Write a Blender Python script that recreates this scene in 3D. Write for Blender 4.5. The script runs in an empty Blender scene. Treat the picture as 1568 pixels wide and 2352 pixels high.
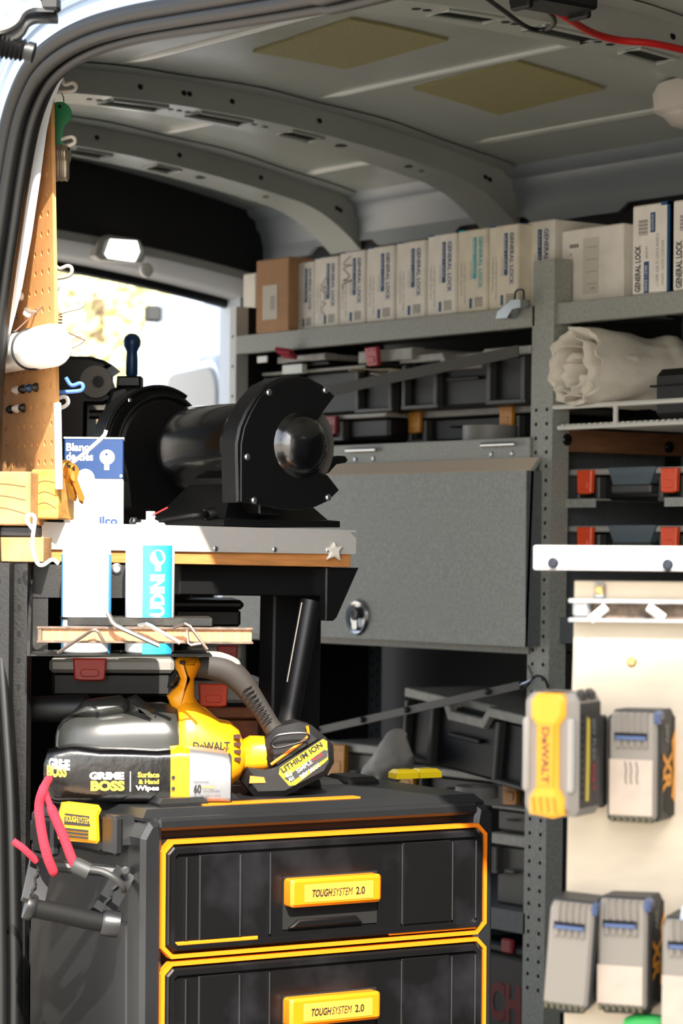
import bpy, bmesh, math, random
from mathutils import Vector, Matrix, noise
R = math.radians
random.seed(7)
scn = bpy.context.scene
COL = scn.collection

# ------------------------------------------------------------------ camera
# World axes are the van's: +X to the front of the van, +Y across it away from the side door, Z up, van floor at 0.
F, CX, HY = 6000.0, 784.0, 1262.0        # focal length and principal point for a 1568 x 2352 frame
TH = math.atan(4661.0 / 6000.0)          # angle between the view and the van's length
EYE = Vector((0, 0, 1.0))
FWD = Vector((-math.cos(TH), math.sin(TH), 0)); RGT = Vector((math.sin(TH), math.cos(TH), 0)); UP = Vector((0, 0, 1))
ROLL = R(0.45)
CR = RGT * math.cos(ROLL) + UP * math.sin(ROLL); CU = UP * math.cos(ROLL) - RGT * math.sin(ROLL)
cam_d = bpy.data.cameras.new('camera'); cam = bpy.data.objects.new('camera', cam_d); COL.objects.link(cam)
cam_d.sensor_fit = 'VERTICAL'; cam_d.sensor_height = 36.0; cam_d.lens = 36.0 * F / 2352.0
cam_d.shift_y = (HY - 1176.0) / 2352.0
mw = Matrix((CR, CU, -FWD)).transposed().to_4x4(); mw.translation = EYE
cam.matrix_world = mw
cam_d.clip_start = 0.05; cam_d.clip_end = 300
cam_d.dof.use_dof = True; cam_d.dof.focus_distance = 3.5; cam_d.dof.aperture_fstop = 8.0
scn.camera = cam

# ------------------------------------------------------------------ light
SUN_AZ, SUN_EL = R(9.0), R(40.0)         # behind the camera, a little to its right
sdir = (RGT * math.sin(SUN_AZ) - FWD * math.cos(SUN_AZ)) * math.cos(SUN_EL) + UP * math.sin(SUN_EL)
sun_d = bpy.data.lights.new('sun', 'SUN'); sun = bpy.data.objects.new('sun', sun_d); COL.objects.link(sun)
sun_d.energy = 11.0; sun_d.angle = R(0.55); sun_d.color = (1.0, 0.93, 0.82)
sun.rotation_euler = sdir.to_track_quat('Z', 'Y').to_euler(); sun.location = sdir * 20
w = bpy.data.worlds.new('sky'); scn.world = w; w.use_nodes = True
nt = w.node_tree; nt.nodes.clear()
sky = nt.nodes.new('ShaderNodeTexSky'); sky.sky_type = 'NISHITA'; sky.sun_disc = False
sky.sun_elevation = SUN_EL; sky.sun_rotation = math.atan2(sdir.x, sdir.y); sky.dust_density = 2.0
bg = nt.nodes.new('ShaderNodeBackground'); bg.inputs['Strength'].default_value = 0.42
wo = nt.nodes.new('ShaderNodeOutputWorld')
hs = nt.nodes.new('ShaderNodeHueSaturation'); hs.inputs['Saturation'].default_value = 0.5
nt.links.new(sky.outputs[0], hs.inputs['Color']); nt.links.new(hs.outputs[0], bg.inputs[0]); nt.links.new(bg.outputs[0], wo.inputs[0])
vs = scn.view_settings; vs.view_transform = 'Standard'; vs.look = 'None'; vs.gamma = 1.0; vs.exposure = 0.45; vs.use_curve_mapping = False

# ------------------------------------------------------------------ pixel helpers (calibration of the photograph)
def ray(px, py): return FWD + CR * ((px - CX) / F) + CU * ((HY - py) / F)
def at(px, py, D): return EYE + ray(px, py) * D
def onY(px, py, Y): r = ray(px, py); return EYE + r * (Y / r.y)
def onX(px, py, X): r = ray(px, py); return EYE + r * (X / r.x)
RA = 90 - math.degrees(TH)               # z-rotation of a thing whose front is parallel to the picture
class Fr:
    """A vertical plane through a point, local x to the right along it, local y into it."""
    def __init__(s, o, deg, z0=None):
        s.o = Vector((o[0], o[1], o[2] if z0 is None else z0)); s.deg = deg; a = R(deg)
        s.x = Vector((math.cos(a), math.sin(a), 0)); s.y = Vector((-math.sin(a), math.cos(a), 0))
    def p(s, px, py, v=0.0):
        r = ray(px, py); o = s.o + s.y * v
        t = (o - EYE).dot(s.y) / r.dot(s.y)
        q = EYE + r * t - s.o
        return (q.dot(s.x), q.z)
    def P(s, px, py, v=0.0):
        u, z = s.p(px, py, v); return (u, v, z)
    def poly(s, pts, v=0.0): return [s.p(a, b, v) for a, b in pts]
    def loc(s, q): q = q - s.o; return (q.dot(s.x), q.dot(s.y), q.z)

# ------------------------------------------------------------------ materials
def lin(c): return tuple(((x / 12.92) if x <= 0.04045 else ((x + 0.055) / 1.055) ** 2.4) for x in c)
def hexc(h): return lin(tuple(int(h[i:i + 2], 16) / 255 for i in (0, 2, 4)))
MATS = {}
def mat(name, h, rough=0.5, metal=0.0, var=0.0, vscale=20.0, bump=0.0, bscale=200.0, spec=0.5, col2=None, trans=0.0, alpha=1.0, stretch=None, coat=0.0, emit=0.0, thr=None):
    if name in MATS: return MATS[name]
    m = bpy.data.materials.new(name); m.use_nodes = True; t = m.node_tree; b = t.nodes['Principled BSDF']
    c = hexc(h); b.inputs['Base Color'].default_value = (*c, 1); b.inputs['Roughness'].default_value = rough
    b.inputs['Metallic'].default_value = metal; b.inputs['Specular IOR Level'].default_value = spec
    if coat: b.inputs['Coat Weight'].default_value = coat; b.inputs['Coat Roughness'].default_value = 0.1
    if trans: b.inputs['Transmission Weight'].default_value = trans
    if alpha < 1: b.inputs['Alpha'].default_value = alpha
    if emit: b.inputs['Emission Color'].default_value = (*c, 1); b.inputs['Emission Strength'].default_value = emit
    tc = t.nodes.new('ShaderNodeTexCoord'); src = tc.outputs['Object']
    if stretch:
        mp = t.nodes.new('ShaderNodeMapping'); mp.inputs['Scale'].default_value = stretch; t.links.new(src, mp.inputs[0]); src = mp.outputs[0]
    if var or col2:
        n = t.nodes.new('ShaderNodeTexNoise'); n.inputs['Scale'].default_value = vscale; n.inputs['Detail'].default_value = 6; t.links.new(src, n.inputs['Vector'])
        rp = t.nodes.new('ShaderNodeValToRGB')
        c2 = hexc(col2) if col2 else tuple(max(0, x * (1 - var)) for x in c); c1 = c if col2 else tuple(min(1, x * (1 + var)) for x in c)
        lo, hi = thr if thr else (0.35, 0.65)
        rp.color_ramp.elements[0].position = lo; rp.color_ramp.elements[1].position = hi
        rp.color_ramp.elements[0].color = (*c2, 1); rp.color_ramp.elements[1].color = (*c1, 1)
        t.links.new(n.outputs['Fac'], rp.inputs[0]); t.links.new(rp.outputs[0], b.inputs['Base Color'])
    if bump:
        n2 = t.nodes.new('ShaderNodeTexNoise'); n2.inputs['Scale'].default_value = bscale; n2.inputs['Detail'].default_value = 3; t.links.new(src, n2.inputs['Vector'])
        bp = t.nodes.new('ShaderNodeBump'); bp.inputs['Strength'].default_value = bump; bp.inputs['Distance'].default_value = 0.002
        t.links.new(n2.outputs['Fac'], bp.inputs['Height']); t.links.new(bp.outputs[0], b.inputs['Normal'])
    MATS[name] = m; return m

# ------------------------------------------------------------------ mesh builder
def V3(*a): return Vector(a)
class MB:
    def __init__(s): s.v = []; s.f = []
    def add(s, vs, fs):
        o = len(s.v); s.v += [tuple(q) for q in vs]; s.f += [tuple(i + o for i in q) for q in fs]; return s
    def box(s, x0, x1, y0, y1, z0, z1):
        return s.add([(x, y, z) for x in (x0, x1) for y in (y0, y1) for z in (z0, z1)],
                     [(0, 1, 3, 2), (4, 6, 7, 5), (0, 4, 5, 1), (2, 3, 7, 6), (0, 2, 6, 4), (1, 5, 7, 3)])
    def rbox(s, x0, x1, y0, y1, z0, z1, r=0.004):
        r = min(r, 0.49 * abs(x1 - x0), 0.49 * abs(y1 - y0), 0.49 * abs(z1 - z0))
        lo = (x0, y0, z0); hi = (x1, y1, z1); vs = []; ix = {}
        for c in [(i, j, k) for i in (0, 1) for j in (0, 1) for k in (0, 1)]:
            for ax in range(3):
                p = []
                for q in range(3):
                    e = hi[q] if c[q] else lo[q]
                    p.append(e if q == ax else (e - r if c[q] else e + r))
                ix[(c, ax)] = len(vs); vs.append(tuple(p))
        fs = []
        for ax in range(3):
            a, b = [q for q in range(3) if q != ax]
            for sd in (0, 1):
                def cc(i, j): k = [0, 0, 0]; k[ax] = sd; k[a] = i; k[b] = j; return tuple(k)
                fs.append(tuple(ix[(cc(i, j), ax)] for i, j in ((0, 0), (1, 0), (1, 1), (0, 1))))
            for i in (0, 1):
                for j in (0, 1):
                    k0 = [0, 0, 0]; k0[a] = i; k0[b] = j; k1 = list(k0); k1[ax] = 1; k0 = tuple(k0); k1 = tuple(k1)
                    fs.append((ix[(k0, a)], ix[(k1, a)], ix[(k1, b)], ix[(k0, b)]))
        for c in [(i, j, k) for i in (0, 1) for j in (0, 1) for k in (0, 1)]:
            fs.append((ix[(c, 0)], ix[(c, 1)], ix[(c, 2)]))
        return s.add(vs, fs)
    def prism(s, poly, lo, hi, ax='y', bev=0.0, bevhi=0.0):
        """poly of (a,b); ax 'y': a=x,b=z ; 'x': a=y,b=z ; 'z': a=x,b=y. bev chamfers the lo face, bevhi the hi face."""
        n = len(poly)
        def mk(a, b, t): return (a, t, b) if ax == 'y' else ((t, a, b) if ax == 'x' else (a, b, t))
        rings = []
        if bev: rings.append((inset(poly, bev), lo)); rings.append((poly, lo + (bev if hi > lo else -bev)))
        else: rings.append((poly, lo))
        if bevhi: rings.append((poly, hi - (bevhi if hi > lo else -bevhi))); rings.append((inset(poly, bevhi), hi))
        else: rings.append((poly, hi))
        vs = []; fs = []
        for pl, t in rings: vs += [mk(a, b, t) for a, b in pl]
        k = len(rings)
        for r in range(k - 1):
            for i in range(n): j = (i + 1) % n; fs.append((r * n + i, r * n + j, (r + 1) * n + j, (r + 1) * n + i))
        fs.append(tuple(range(n))); fs.append(tuple((k - 1) * n + i for i in range(n)))
        return s.add(vs, fs)
    def loft(s, rings, cap=(True, True), closed=True):
        n = len(rings[0]); vs = [p for r in rings for p in r]; fs = []
        for r in range(len(rings) - 1):
            for i in range(n if closed else n - 1):
                j = (i + 1) % n; fs.append((r * n + i, r * n + j, (r + 1) * n + j, (r + 1) * n + i))
        if cap[0]: fs.append(tuple(range(n)))
        if cap[1]: fs.append(tuple((len(rings) - 1) * n + i for i in range(n)))
        return s.add(vs, fs)
    def cyl(s, p0, p1, r0, r1=None, seg=16, cap=(True, True)):
        return s.lathe([(r0, 0), (r0 if r1 is None else r1, (Vector(p1) - Vector(p0)).length)], p0, Vector(p1) - Vector(p0), seg, cap)
    def lathe(s, prof, p0, axis, seg=24, cap=(True, True), ph=0.0):
        p0 = Vector(p0); a = Vector(axis).normalized(); t = Vector((0, 0, 1)) if abs(a.z) < 0.9 else Vector((1, 0, 0))
        e1 = a.cross(t).normalized(); e2 = a.cross(e1)
        rings = [[p0 + a * h + (e1 * math.cos(ph + 2 * math.pi * i / seg) + e2 * math.sin(ph + 2 * math.pi * i / seg)) * max(r, 1e-5) for i in range(seg)] for r, h in prof]
        return s.loft(rings, cap)
    def tube(s, pts, r, seg=8, closed=False, flat=1.0):
        pts = [Vector(p) for p in pts]; n = len(pts); rings = []
        T = []
        for i in range(n):
            a = pts[(i - 1) % n] if (closed or i > 0) else pts[i]; b = pts[(i + 1) % n] if (closed or i < n - 1) else pts[i]
            T.append((b - a).normalized())
        t0 = T[0]; ref = Vector((0, 0, 1)) if abs(t0.z) < 0.9 else Vector((1, 0, 0)); e = t0.cross(ref).normalized()
        for i in range(n):
            e = (e - T[i] * e.dot(T[i])).normalized(); g = T[i].cross(e)
            ri = r[i] if isinstance(r, (list, tuple)) else r
            rings.append([pts[i] + (e * math.cos(2 * math.pi * k / seg) + g * math.sin(2 * math.pi * k / seg) * flat) * ri for k in range(seg)])
        if closed: rings.append(rings[0])
        return s.loft(rings, (not closed, not closed))
    def bar(s, p0, p1, wx, wz, up=(0, 0, 1)):
        p0 = Vector(p0); p1 = Vector(p1); t = (p1 - p0).normalized(); u = Vector(up); a = t.cross(u).normalized(); b = a.cross(t)
        rg = lambda p: [p + a * (i * wx / 2) + b * (j * wz / 2) for i, j in ((-1, -1), (1, -1), (1, 1), (-1, 1))]
        return s.loft([rg(p0), rg(p1)])
    def grid(s, nx, ny, fn):
        vs = [fn(i / nx, j / ny) for j in range(ny + 1) for i in range(nx + 1)]
        return s.add(vs, [(j * (nx + 1) + i, j * (nx + 1) + i + 1, (j + 1) * (nx + 1) + i + 1, (j + 1) * (nx + 1) + i) for j in range(ny) for i in range(nx)])
    def disc(s, c, nrm, r, seg=12, sx=1.0):
        c = Vector(c); a = Vector(nrm).normalized(); t = Vector((0, 0, 1)) if abs(a.z) < 0.9 else Vector((1, 0, 0)); e1 = a.cross(t).normalized(); e2 = a.cross(e1)
        return s.add([c + e1 * math.cos(2 * math.pi * i / seg) * r * sx + e2 * math.sin(2 * math.pi * i / seg) * r for i in range(seg)], [tuple(range(seg))])
    def mul(s, m): s.v = [tuple(m @ Vector(q)) for q in s.v]; return s
    def map(s, fn): s.v = [tuple(fn(Vector(q))) for q in s.v]; return s
    def build(s, name, m, parent=None, smooth=35, loc=None, rotz=None, fix=True):
        me = bpy.data.meshes.new(name); me.from_pydata(s.v, [], s.f)
        if fix:
            bm = bmesh.new(); bm.from_mesh(me); bmesh.ops.remove_doubles(bm, verts=bm.verts, dist=1e-6)
            bmesh.ops.recalc_face_normals(bm, faces=bm.faces); bm.to_mesh(me); bm.free()
        if smooth:
            me.shade_smooth(); me.set_sharp_from_angle(angle=R(smooth))
        me.materials.append(m)
        o = bpy.data.objects.new(name, me); COL.objects.link(o)
        if parent is not None: o.parent = parent
        if loc is not None: o.location = loc
        if rotz is not None: o.rotation_euler = (0, 0, R(rotz))
        return o
def inset(poly, d):
    n = len(poly); A = sum(poly[i][0] * poly[(i + 1) % n][1] - poly[(i + 1) % n][0] * poly[i][1] for i in range(n)); sg = 1 if A > 0 else -1
    out = []
    for i in range(n):
        a = Vector(poly[i - 1]); b = Vector(poly[i]); c = Vector(poly[(i + 1) % n])
        d1 = (b - a).normalized() if (b - a).length > 1e-9 else Vector((1, 0)); d2 = (c - b).normalized() if (c - b).length > 1e-9 else d1
        n1 = Vector((-d1.y, d1.x)) * sg; n2 = Vector((-d2.y, d2.x)) * sg
        m = n1 + n2; m = m.normalized() if m.length > 1e-6 else n1
        k = d / max(0.35, m.dot(n1)); q = b + m * k; out.append((q.x, q.y))
    return out
def rrect(x0, x1, y0, y1, r, seg=4):
    out = []
    for cx, cy, a0 in ((x1 - r, y1 - r, 0), (x0 + r, y1 - r, 90), (x0 + r, y0 + r, 180), (x1 - r, y0 + r, 270)):
        for i in range(seg + 1): a = R(a0 + 90 * i / seg); out.append((cx + r * math.cos(a), cy + r * math.sin(a)))
    return out
def smoothpath(pts, sub=6, closed=False):
    pts = [Vector(p) for p in pts]; n = len(pts); out = []
    for i in range(n if closed else n - 1):
        p1, p2 = pts[i], pts[(i + 1) % n]
        p0 = pts[i - 1] if (closed or i > 0) else p1 * 2 - p2
        p3 = pts[(i + 2) % n] if (closed or i < n - 2) else p2 * 2 - p1
        for k in range(sub):
            t = k / sub; out.append(0.5 * ((2 * p1) + (p2 - p0) * t + (2 * p0 - 5 * p1 + 4 * p2 - p3) * t * t + (3 * p1 - p0 - 3 * p2 + p3) * t ** 3))
    if not closed: out.append(pts[-1])
    return out
def thing(name, label, cat, loc=(0, 0, 0), rotz=0.0, group=None):
    o = bpy.data.objects.new(name, None); COL.objects.link(o); o.empty_display_size = 0.05
    o.location = loc; o.rotation_euler = (0, 0, R(rotz)); o['label'] = label; o['category'] = cat
    if group: o['group'] = group
    return o
def tag(o, label, cat, group=None):
    o['label'] = label; o['category'] = cat
    if group: o['group'] = group
    return o
def struct(o): o['kind'] = 'structure'; return o
def fthing(name, label, cat, fr, group=None): return thing(name, label, cat, fr.o, fr.deg, group)
def text(s, parent, o, r, u, w, h, m, bold=0.0, shear=0.0, name='lettering', slices=0, fn=None, flip=False, space=1.0):
    """Flat lettering filling the box o + r*[0,w] + u*[0,h] in the parent's space (or mapped by fn)."""
    cu = bpy.data.curves.new('t', 'FONT'); cu.body = s; cu.size = 1.0; cu.offset = bold; cu.shear = shear; cu.resolution_u = 3; cu.space_character = space
    ob = bpy.data.objects.new('t', cu); COL.objects.link(ob)
    dg = bpy.context.evaluated_depsgraph_get(); me = bpy.data.meshes.new_from_object(ob.evaluated_get(dg))
    bpy.data.objects.remove(ob); bpy.data.curves.remove(cu)
    xs = [v.co.x for v in me.vertices]; ys = [v.co.y for v in me.vertices]
    x0, x1, y0, y1 = min(xs), max(xs), min(ys), max(ys)
    o = Vector(o); r = Vector(r).normalized(); u = Vector(u).normalized()
    if slices:
        bm = bmesh.new(); bm.from_mesh(me)
        for k in range(1, slices):
            bmesh.ops.bisect_plane(bm, geom=list(bm.verts) + list(bm.edges) + list(bm.faces), plane_co=(0, y0 + (y1 - y0) * k / slices, 0), plane_no=(0, 1, 0))
        bm.to_mesh(me); bm.free()
    for v in me.vertices:
        a = (v.co.x - x0) / (x1 - x0) * w; b = (v.co.y - y0) / (y1 - y0) * h
        v.co = fn(a, b) if fn else o + r * a + u * b
    me.name = name; me.materials.clear(); me.materials.append(m)
    ob = bpy.data.objects.new(name, me); COL.objects.link(ob); ob.parent = parent
    return ob
def screw(parent, c, nrm, r, m, name='screw', h=None):
    h = h or r * 0.5; c = Vector(c); n = Vector(nrm).normalized()
    b = MB().lathe([(r, 0), (r * 0.95, h * 0.5), (r * 0.6, h), (0.0001, h)], c, n, 10)
    return b.build(name, m, parent)

# palette
M_roof = mat('roof_paint', 'A9ADA6', 0.25, 0.0, var=0.06, vscale=4, bump=0.05, bscale=12)
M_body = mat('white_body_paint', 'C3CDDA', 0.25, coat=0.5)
M_body2 = mat('shaded_body_paint', '8496AE', 0.25, coat=0.5)  # the van's body paint with shade mixed into its colour
M_rail = mat('grey_rail_paint', '8E959B', 0.4)
M_blk = mat('black_trim', '0B0B0C', 0.7)
M_rub = mat('black_rubber', '090909', 0.45, bump=0.05, bscale=60)
M_bpl = mat('black_plastic', '141415', 0.45, bump=0.06, bscale=900)
M_bsteel = mat('black_painted_steel', '0C0C0D', 0.42, bump=0.04, bscale=300)
M_dgrey = mat('dark_grey_plastic', '2A2B2B', 0.55, bump=0.05, bscale=800)
M_grey = mat('grey_plastic', '77766F', 0.5)
M_lgrey = mat('light_grey_plastic', 'A8A6A0', 0.45)
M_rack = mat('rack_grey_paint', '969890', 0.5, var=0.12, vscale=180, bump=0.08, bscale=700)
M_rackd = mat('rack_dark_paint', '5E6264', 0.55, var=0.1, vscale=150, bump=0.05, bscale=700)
M_alu = mat('aluminium', 'C9C6C0', 0.42, 0.35, var=0.05, vscale=30, stretch=(2, 2, 40))
M_steel = mat('bright_steel', 'B9BDC0', 0.25, 0.9)
M_white = mat('white_plastic', 'ECEBE6', 0.4)
M_hole = mat('hole_black', '050505', 0.9)
M_yel = mat('yellow_plastic', 'F7B21A', 0.4, bump=0.02, bscale=500)
M_org = mat('orange_plastic', 'DE740A', 0.4)
M_red = mat('red_plastic', 'B42A22', 0.4)
M_orr = mat('orange_red_plastic', 'F0542A', 0.4)
M_ink = mat('black_ink', '101010', 0.6)
M_wht = mat('white_ink', 'F2F0EC', 0.6)
M_blue = mat('blue_ink', '1B4E7E', 0.6)
M_teal = mat('teal_ink', '27AEBB', 0.6)
M_gink = mat('grey_ink', '8A8880', 0.7)
# ================================================================== the van: shell, roof, openings, ground
YN, YF = 1.757, 3.45                       # near side wall (with the sliding door opening) and far side wall
XR, XFRONT = -4.85, -0.9
def zr(y): return 1.84 - 0.10 * ((y - 2.575) / 0.875) ** 2
def onroof(px, py, dz=0.0):
    r = ray(px, py); D = 4.5
    for _ in range(30): D = (zr(r.y * D) - dz - 1.0) / r.z
    return EYE + r * D
def yAt(px, X): return onX(px, 300, X).y
# ground and floor
M_ground = mat('concrete_ground', 'B8B0A4', 0.9, var=0.12, vscale=3, bump=0.2, bscale=60)
struct(MB().add([(-60, -40, -0.6), (40, -40, -0.6), (40, 60, -0.6), (-60, 60, -0.6)], [(0, 1, 2, 3)]).build('ground', M_ground))
struct(MB().box(XR, XFRONT, YN - 0.04, YF + 0.05, -0.06, 0.0).build('floor', mat('floor_mat', '2A2A2A', 0.8, bump=0.2)))
# ceiling panel with pressed beads
b = MB(); N = 28
for X0, X1 in ((XR, XFRONT),):
    lo = lambda i, j: (X0 + (X1 - X0) * i, YN - 0.04 + (YF - YN + 0.08) * j, 0)
    f = lambda i, j, d: (X0 + (X1 - X0) * i, YN - 0.04 + (YF - YN + 0.08) * j, zr(YN - 0.04 + (YF - YN + 0.08) * j) + d)
    b.grid(1, N, lambda i, j: f(i, j, 0)); b.grid(1, N, lambda i, j: f(i, j, 0.03))
    for i in (0, 1): b.add([f(i, 0, 0), f(i, 0, 0.03), f(i, 1, 0.03), f(i, 1, 0)], [(0, 1, 2, 3)])
ceil = struct(b.build('ceiling', M_roof, fix=False))
BOWS = (-2.94, -3.91, -4.415)
def bead(y, x0, x1, w=0.011, d=0.007):
    m = MB(); z = zr(y); n = 8; seg = 6; rings = []
    for k in range(n + 1):
        t = k / n; s = math.sqrt(max(0.0, 1 - (2 * t - 1) ** 8)); x = x0 + (x1 - x0) * t
        rings.append([(x, y + w * s * math.cos(math.pi * q / seg), zr(y + w * math.cos(math.pi * q / seg)) + 0.002 - (d + 0.002) * s * math.sin(math.pi * q / seg)) for q in range(seg + 1)])
    m.loft(rings, (False, False), False); return m.build('roof_bead', M_roof, ceil, smooth=60)
for x0, x1 in ((-2.82, -1.7), (-3.84, -2.99), (-4.34, -4.03)):
    for y in (2.06, 2.47, 2.90, 3.26): bead(y, x0, x1)
# faint pressed swages beside the beads
# transverse roof bows: a folded channel with slots in its underside
def bow(X, slots, holes, n, w=0.115, dep=0.048):
    m = MB(); y0, y1 = 1.76, YF - 0.005; K = 64
    ys = sorted(set([y0 + (y1 - y0) * k / K for k in range(K + 1)] + [q for s in slots for q in s]))
    def drop(y): # ends sweep down to the side rails
        e = max(0.0, (abs(y - 2.575) - 0.70) / 0.17); return 0.055 * e * e
    def zb(y): return zr(y) - dep - drop(y)
    xf = X + w * 0.35; xs = [xf, xf - 0.018, xf - 0.018 - w * 0.42, xf - w * 0.92]
    for a, c in zip(ys, ys[1:]):
        mid = (a + c) / 2
        insl = any(s[0] - 1e-6 <= mid <= s[1] + 1e-6 for s in slots)
        fl = 0.004 * math.sin(mid * 40)
        m.add([(xf + 0.012, a, zr(a)), (xf + 0.012, c, zr(c)), (xf, c, zb(c)), (xf, a, zb(a))], [(0, 1, 2, 3)])
        m.add([(xf + 0.045 + 0.006 * math.sin(a * 21), a, zr(a) - 0.003), (xf + 0.045 + 0.006 * math.sin(c * 21), c, zr(c) - 0.003), (xf + 0.012, c, zr(c) - 0.007), (xf + 0.012, a, zr(a) - 0.007)], [(0, 1, 2, 3)])
        m.add([(xs[3], a, zb(a)), (xs[3], c, zb(c)), (xs[3] - 0.01, c, zr(c)), (xs[3] - 0.01, a, zr(a))], [(0, 1, 2, 3)])
        for q in range(3):
            if q == 1 and insl: continue
            m.add([(xs[q], a, zb(a)), (xs[q], c, zb(c)), (xs[q + 1], c, zb(c)), (xs[q + 1], a, zb(a))], [(0, 1, 2, 3)])
    o = struct(m.build('trim_%d' % n, M_roof, smooth=40))
    for s in slots:      # rolled lip round each slot
        t = MB(); zz = lambda y: zb(y) - 0.002
        ring = [(xs[1], s[0]), (xs[1], s[1]), (xs[2], s[1]), (xs[2], s[0])]
        t.tube([(x, y, zz(y)) for x, y in ring], 0.0035, 6, True); t.build('slot_rim', M_roof, o)
        MB().box(xs[2], xs[1], s[0], s[1], zb((s[0] + s[1]) / 2) + 0.03, zb((s[0] + s[1]) / 2) + 0.032).build('slot_back', M_hole, o)
    for y, fr_, r in holes:
        h = MB()
        if fr_: h.disc((xf + 0.0075, y, zr(y) - 0.026 - drop(y) * 0.5), (1, 0, 0.2), r)
        else: h.disc(((xs[1] + xs[2]) / 2, y, zb(y) - 0.0012), (0, 0, -1), r)
        h.build('hole', M_hole, o)
    return o
def sl(X, *pp): return [(yAt(a, X - 0.02), yAt(c, X - 0.02)) for a, c in pp]
bow(BOWS[0], sl(BOWS[0], (560, 690), (985, 1110), (1205, 1335), (1425, 1510)),
    [(yAt(q, BOWS[0] - .02), False, 0.007) for q in (935, 960, 1140, 1162, 1185, 1352, 1380)] + [(yAt(q, BOWS[0] + .04), True, 0.006) for q in (1320, 1535)], 1)
bow(BOWS[1], sl(BOWS[1], (230, 355), (430, 548), (640, 712)),
    [(yAt(q, BOWS[1] - .02), False, 0.006) for q in (192, 214, 378, 398, 418, 570, 595)] + [(yAt(770, BOWS[1] - .02), False, 0.013), (yAt(925, BOWS[1] - .02), False, 0.01), (yAt(955, BOWS[1] - .02), False, 0.006)] +
    [(yAt(q, BOWS[1] + .04), True, 0.0055) for q in (316, 416, 429, 527, 728, 1110, 1120)], 2)
bow(BOWS[2], sl(BOWS[2], (150, 232), (335, 390)),
    [(yAt(450, BOWS[2] - .02), False, 0.012), (yAt(600, BOWS[2] - .02), False, 0.008)] + [(yAt(q, BOWS[2] + .04), True, 0.0055) for q in (218, 408, 595, 770, 778)], 3)
# side rail under the roof edge, with scalloped lower edge
def siderail(Y, sgn, n):
    m = MB(); xa, xb = XR + 0.1, XFRONT
    prof = [(0.06, zr(Y - 0.06) + 0.002), (0.052, zr(Y - .05) - 0.012), (0.035, zr(Y - .03) - 0.016), (0.03, zr(Y) - 0.030), (0.022, zr(Y) - 0.036), (0.012, zr(Y) - 0.075), (0.0, zr(Y) - 0.078)]
    m.loft([[(xa, Y - sgn * a, z) for a, z in prof], [(xb, Y - sgn * a, z) for a, z in prof]], (False, False), False)
    low = [(xa, zr(Y) - 0.06)]; x = xa
    while x < xb - 0.5:
        low += [(x, zr(Y) - 0.098), (x + 0.20, zr(Y) - 0.098), (x + 0.225, zr(Y) - 0.082), (x + 0.42, zr(Y) - 0.082), (x + 0.445, zr(Y) - 0.098)]; x += 0.485
    low += [(xb, zr(Y) - 0.098), (xb, zr(Y) - 0.06)]
    m.prism(low, Y - sgn * 0.014, Y - sgn * 0.004)
    return struct(m.build('trim_%d' % n, M_rail, smooth=40))
siderail(YF, 1, 4); siderail(YN + 0.02, -1, 5)
# walls
struct(MB().box(XR, XFRONT, YF, YF + 0.05, 0, 1.76).build('wall_far', mat('dark_wall_lining', '17181A', 0.75)))
struct(MB().box(XFRONT, XFRONT + 0.04, YN - 0.04, YF + 0.05, 0, 1.8).build('wall_front', mat('bulkhead_grey', '55585A', 0.7)))
# near wall: solid behind the door opening, cut along the opening's rounded corner
seal_px = [(900, -45), (750, -14), (600, 12), (440, 38), (330, 58), (240, 84), (170, 120), (118, 168), (84, 235), (62, 310), (42, 420), (26, 530), (10, 640), (-8, 790), (-20, 1000), (-16, 1250), (-6, 1450), (8, 1650), (20, 1850), (26, 2100), (28, 2360)]
sp = [onY(a, c, YN) for a, c in seal_px]
sp = [Vector((-1.35, YN, sp[0].z + (sp[0].z - sp[1].z) * 0.0))] + sp[0:] + [Vector((sp[-1].x, YN, 0.02))]
sp[0].z = sp[1].z
path = smoothpath(sp, 5)
def offs(pts, d):
    out = []
    for i, p in enumerate(pts):
        a = pts[max(0, i - 1)]; c = pts[min(len(pts) - 1, i + 1)]; t = (c - a).normalized(); nrm = Vector((-t.z, 0, t.x)); out.append(p + nrm * d)
    return out
# which side is outward (towards the rear / up)?
sgn = 1 if offs(path, 0.05)[len(path) // 2].x < path[len(path) // 2].x else -1
outp = offs(path, sgn * 0.016)
poly = [(p.x, p.z) for p in outp] + [(outp[-1].x, -0.25), (XR, -0.25), (XR, 1.90), (-1.35, 1.90)]
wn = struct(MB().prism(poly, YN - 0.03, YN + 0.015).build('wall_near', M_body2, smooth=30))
# raised roof gutter / body swages at the upper rear corner of the opening
gut = offs(path, sgn * 0.075)[2:70]
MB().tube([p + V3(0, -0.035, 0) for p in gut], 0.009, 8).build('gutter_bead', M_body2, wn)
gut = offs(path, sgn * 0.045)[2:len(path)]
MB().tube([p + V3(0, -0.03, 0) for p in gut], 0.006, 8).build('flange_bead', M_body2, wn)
# inner face of the rear pillar, seen as a pale strip between the seal and the pegboard
strip = [onY(a, c, YN + 0.03) for a, c in [(140, 150), (106, 235), (92, 300), (76, 420), (58, 540), (36, 660), (8, 770), (-22, 880), (-70, 1100), (-90, 1500), (-80, 2360)]]
ins = offs(path, sgn * 0.02)
poly = [(p.x, p.z) for p in strip] + [(strip[-1].x - 0.12, strip[-1].z), (strip[-1].x - 0.12, 1.66), (strip[0].x - .05, 1.66)]
MB().prism(poly, YN + 0.02, YN + 0.04).build('pillar_inner_panel', mat('sunlit_pillar_white', 'E4E8EC', 0.3), wn)  # same body paint, whitened here in place of direct sun
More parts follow.
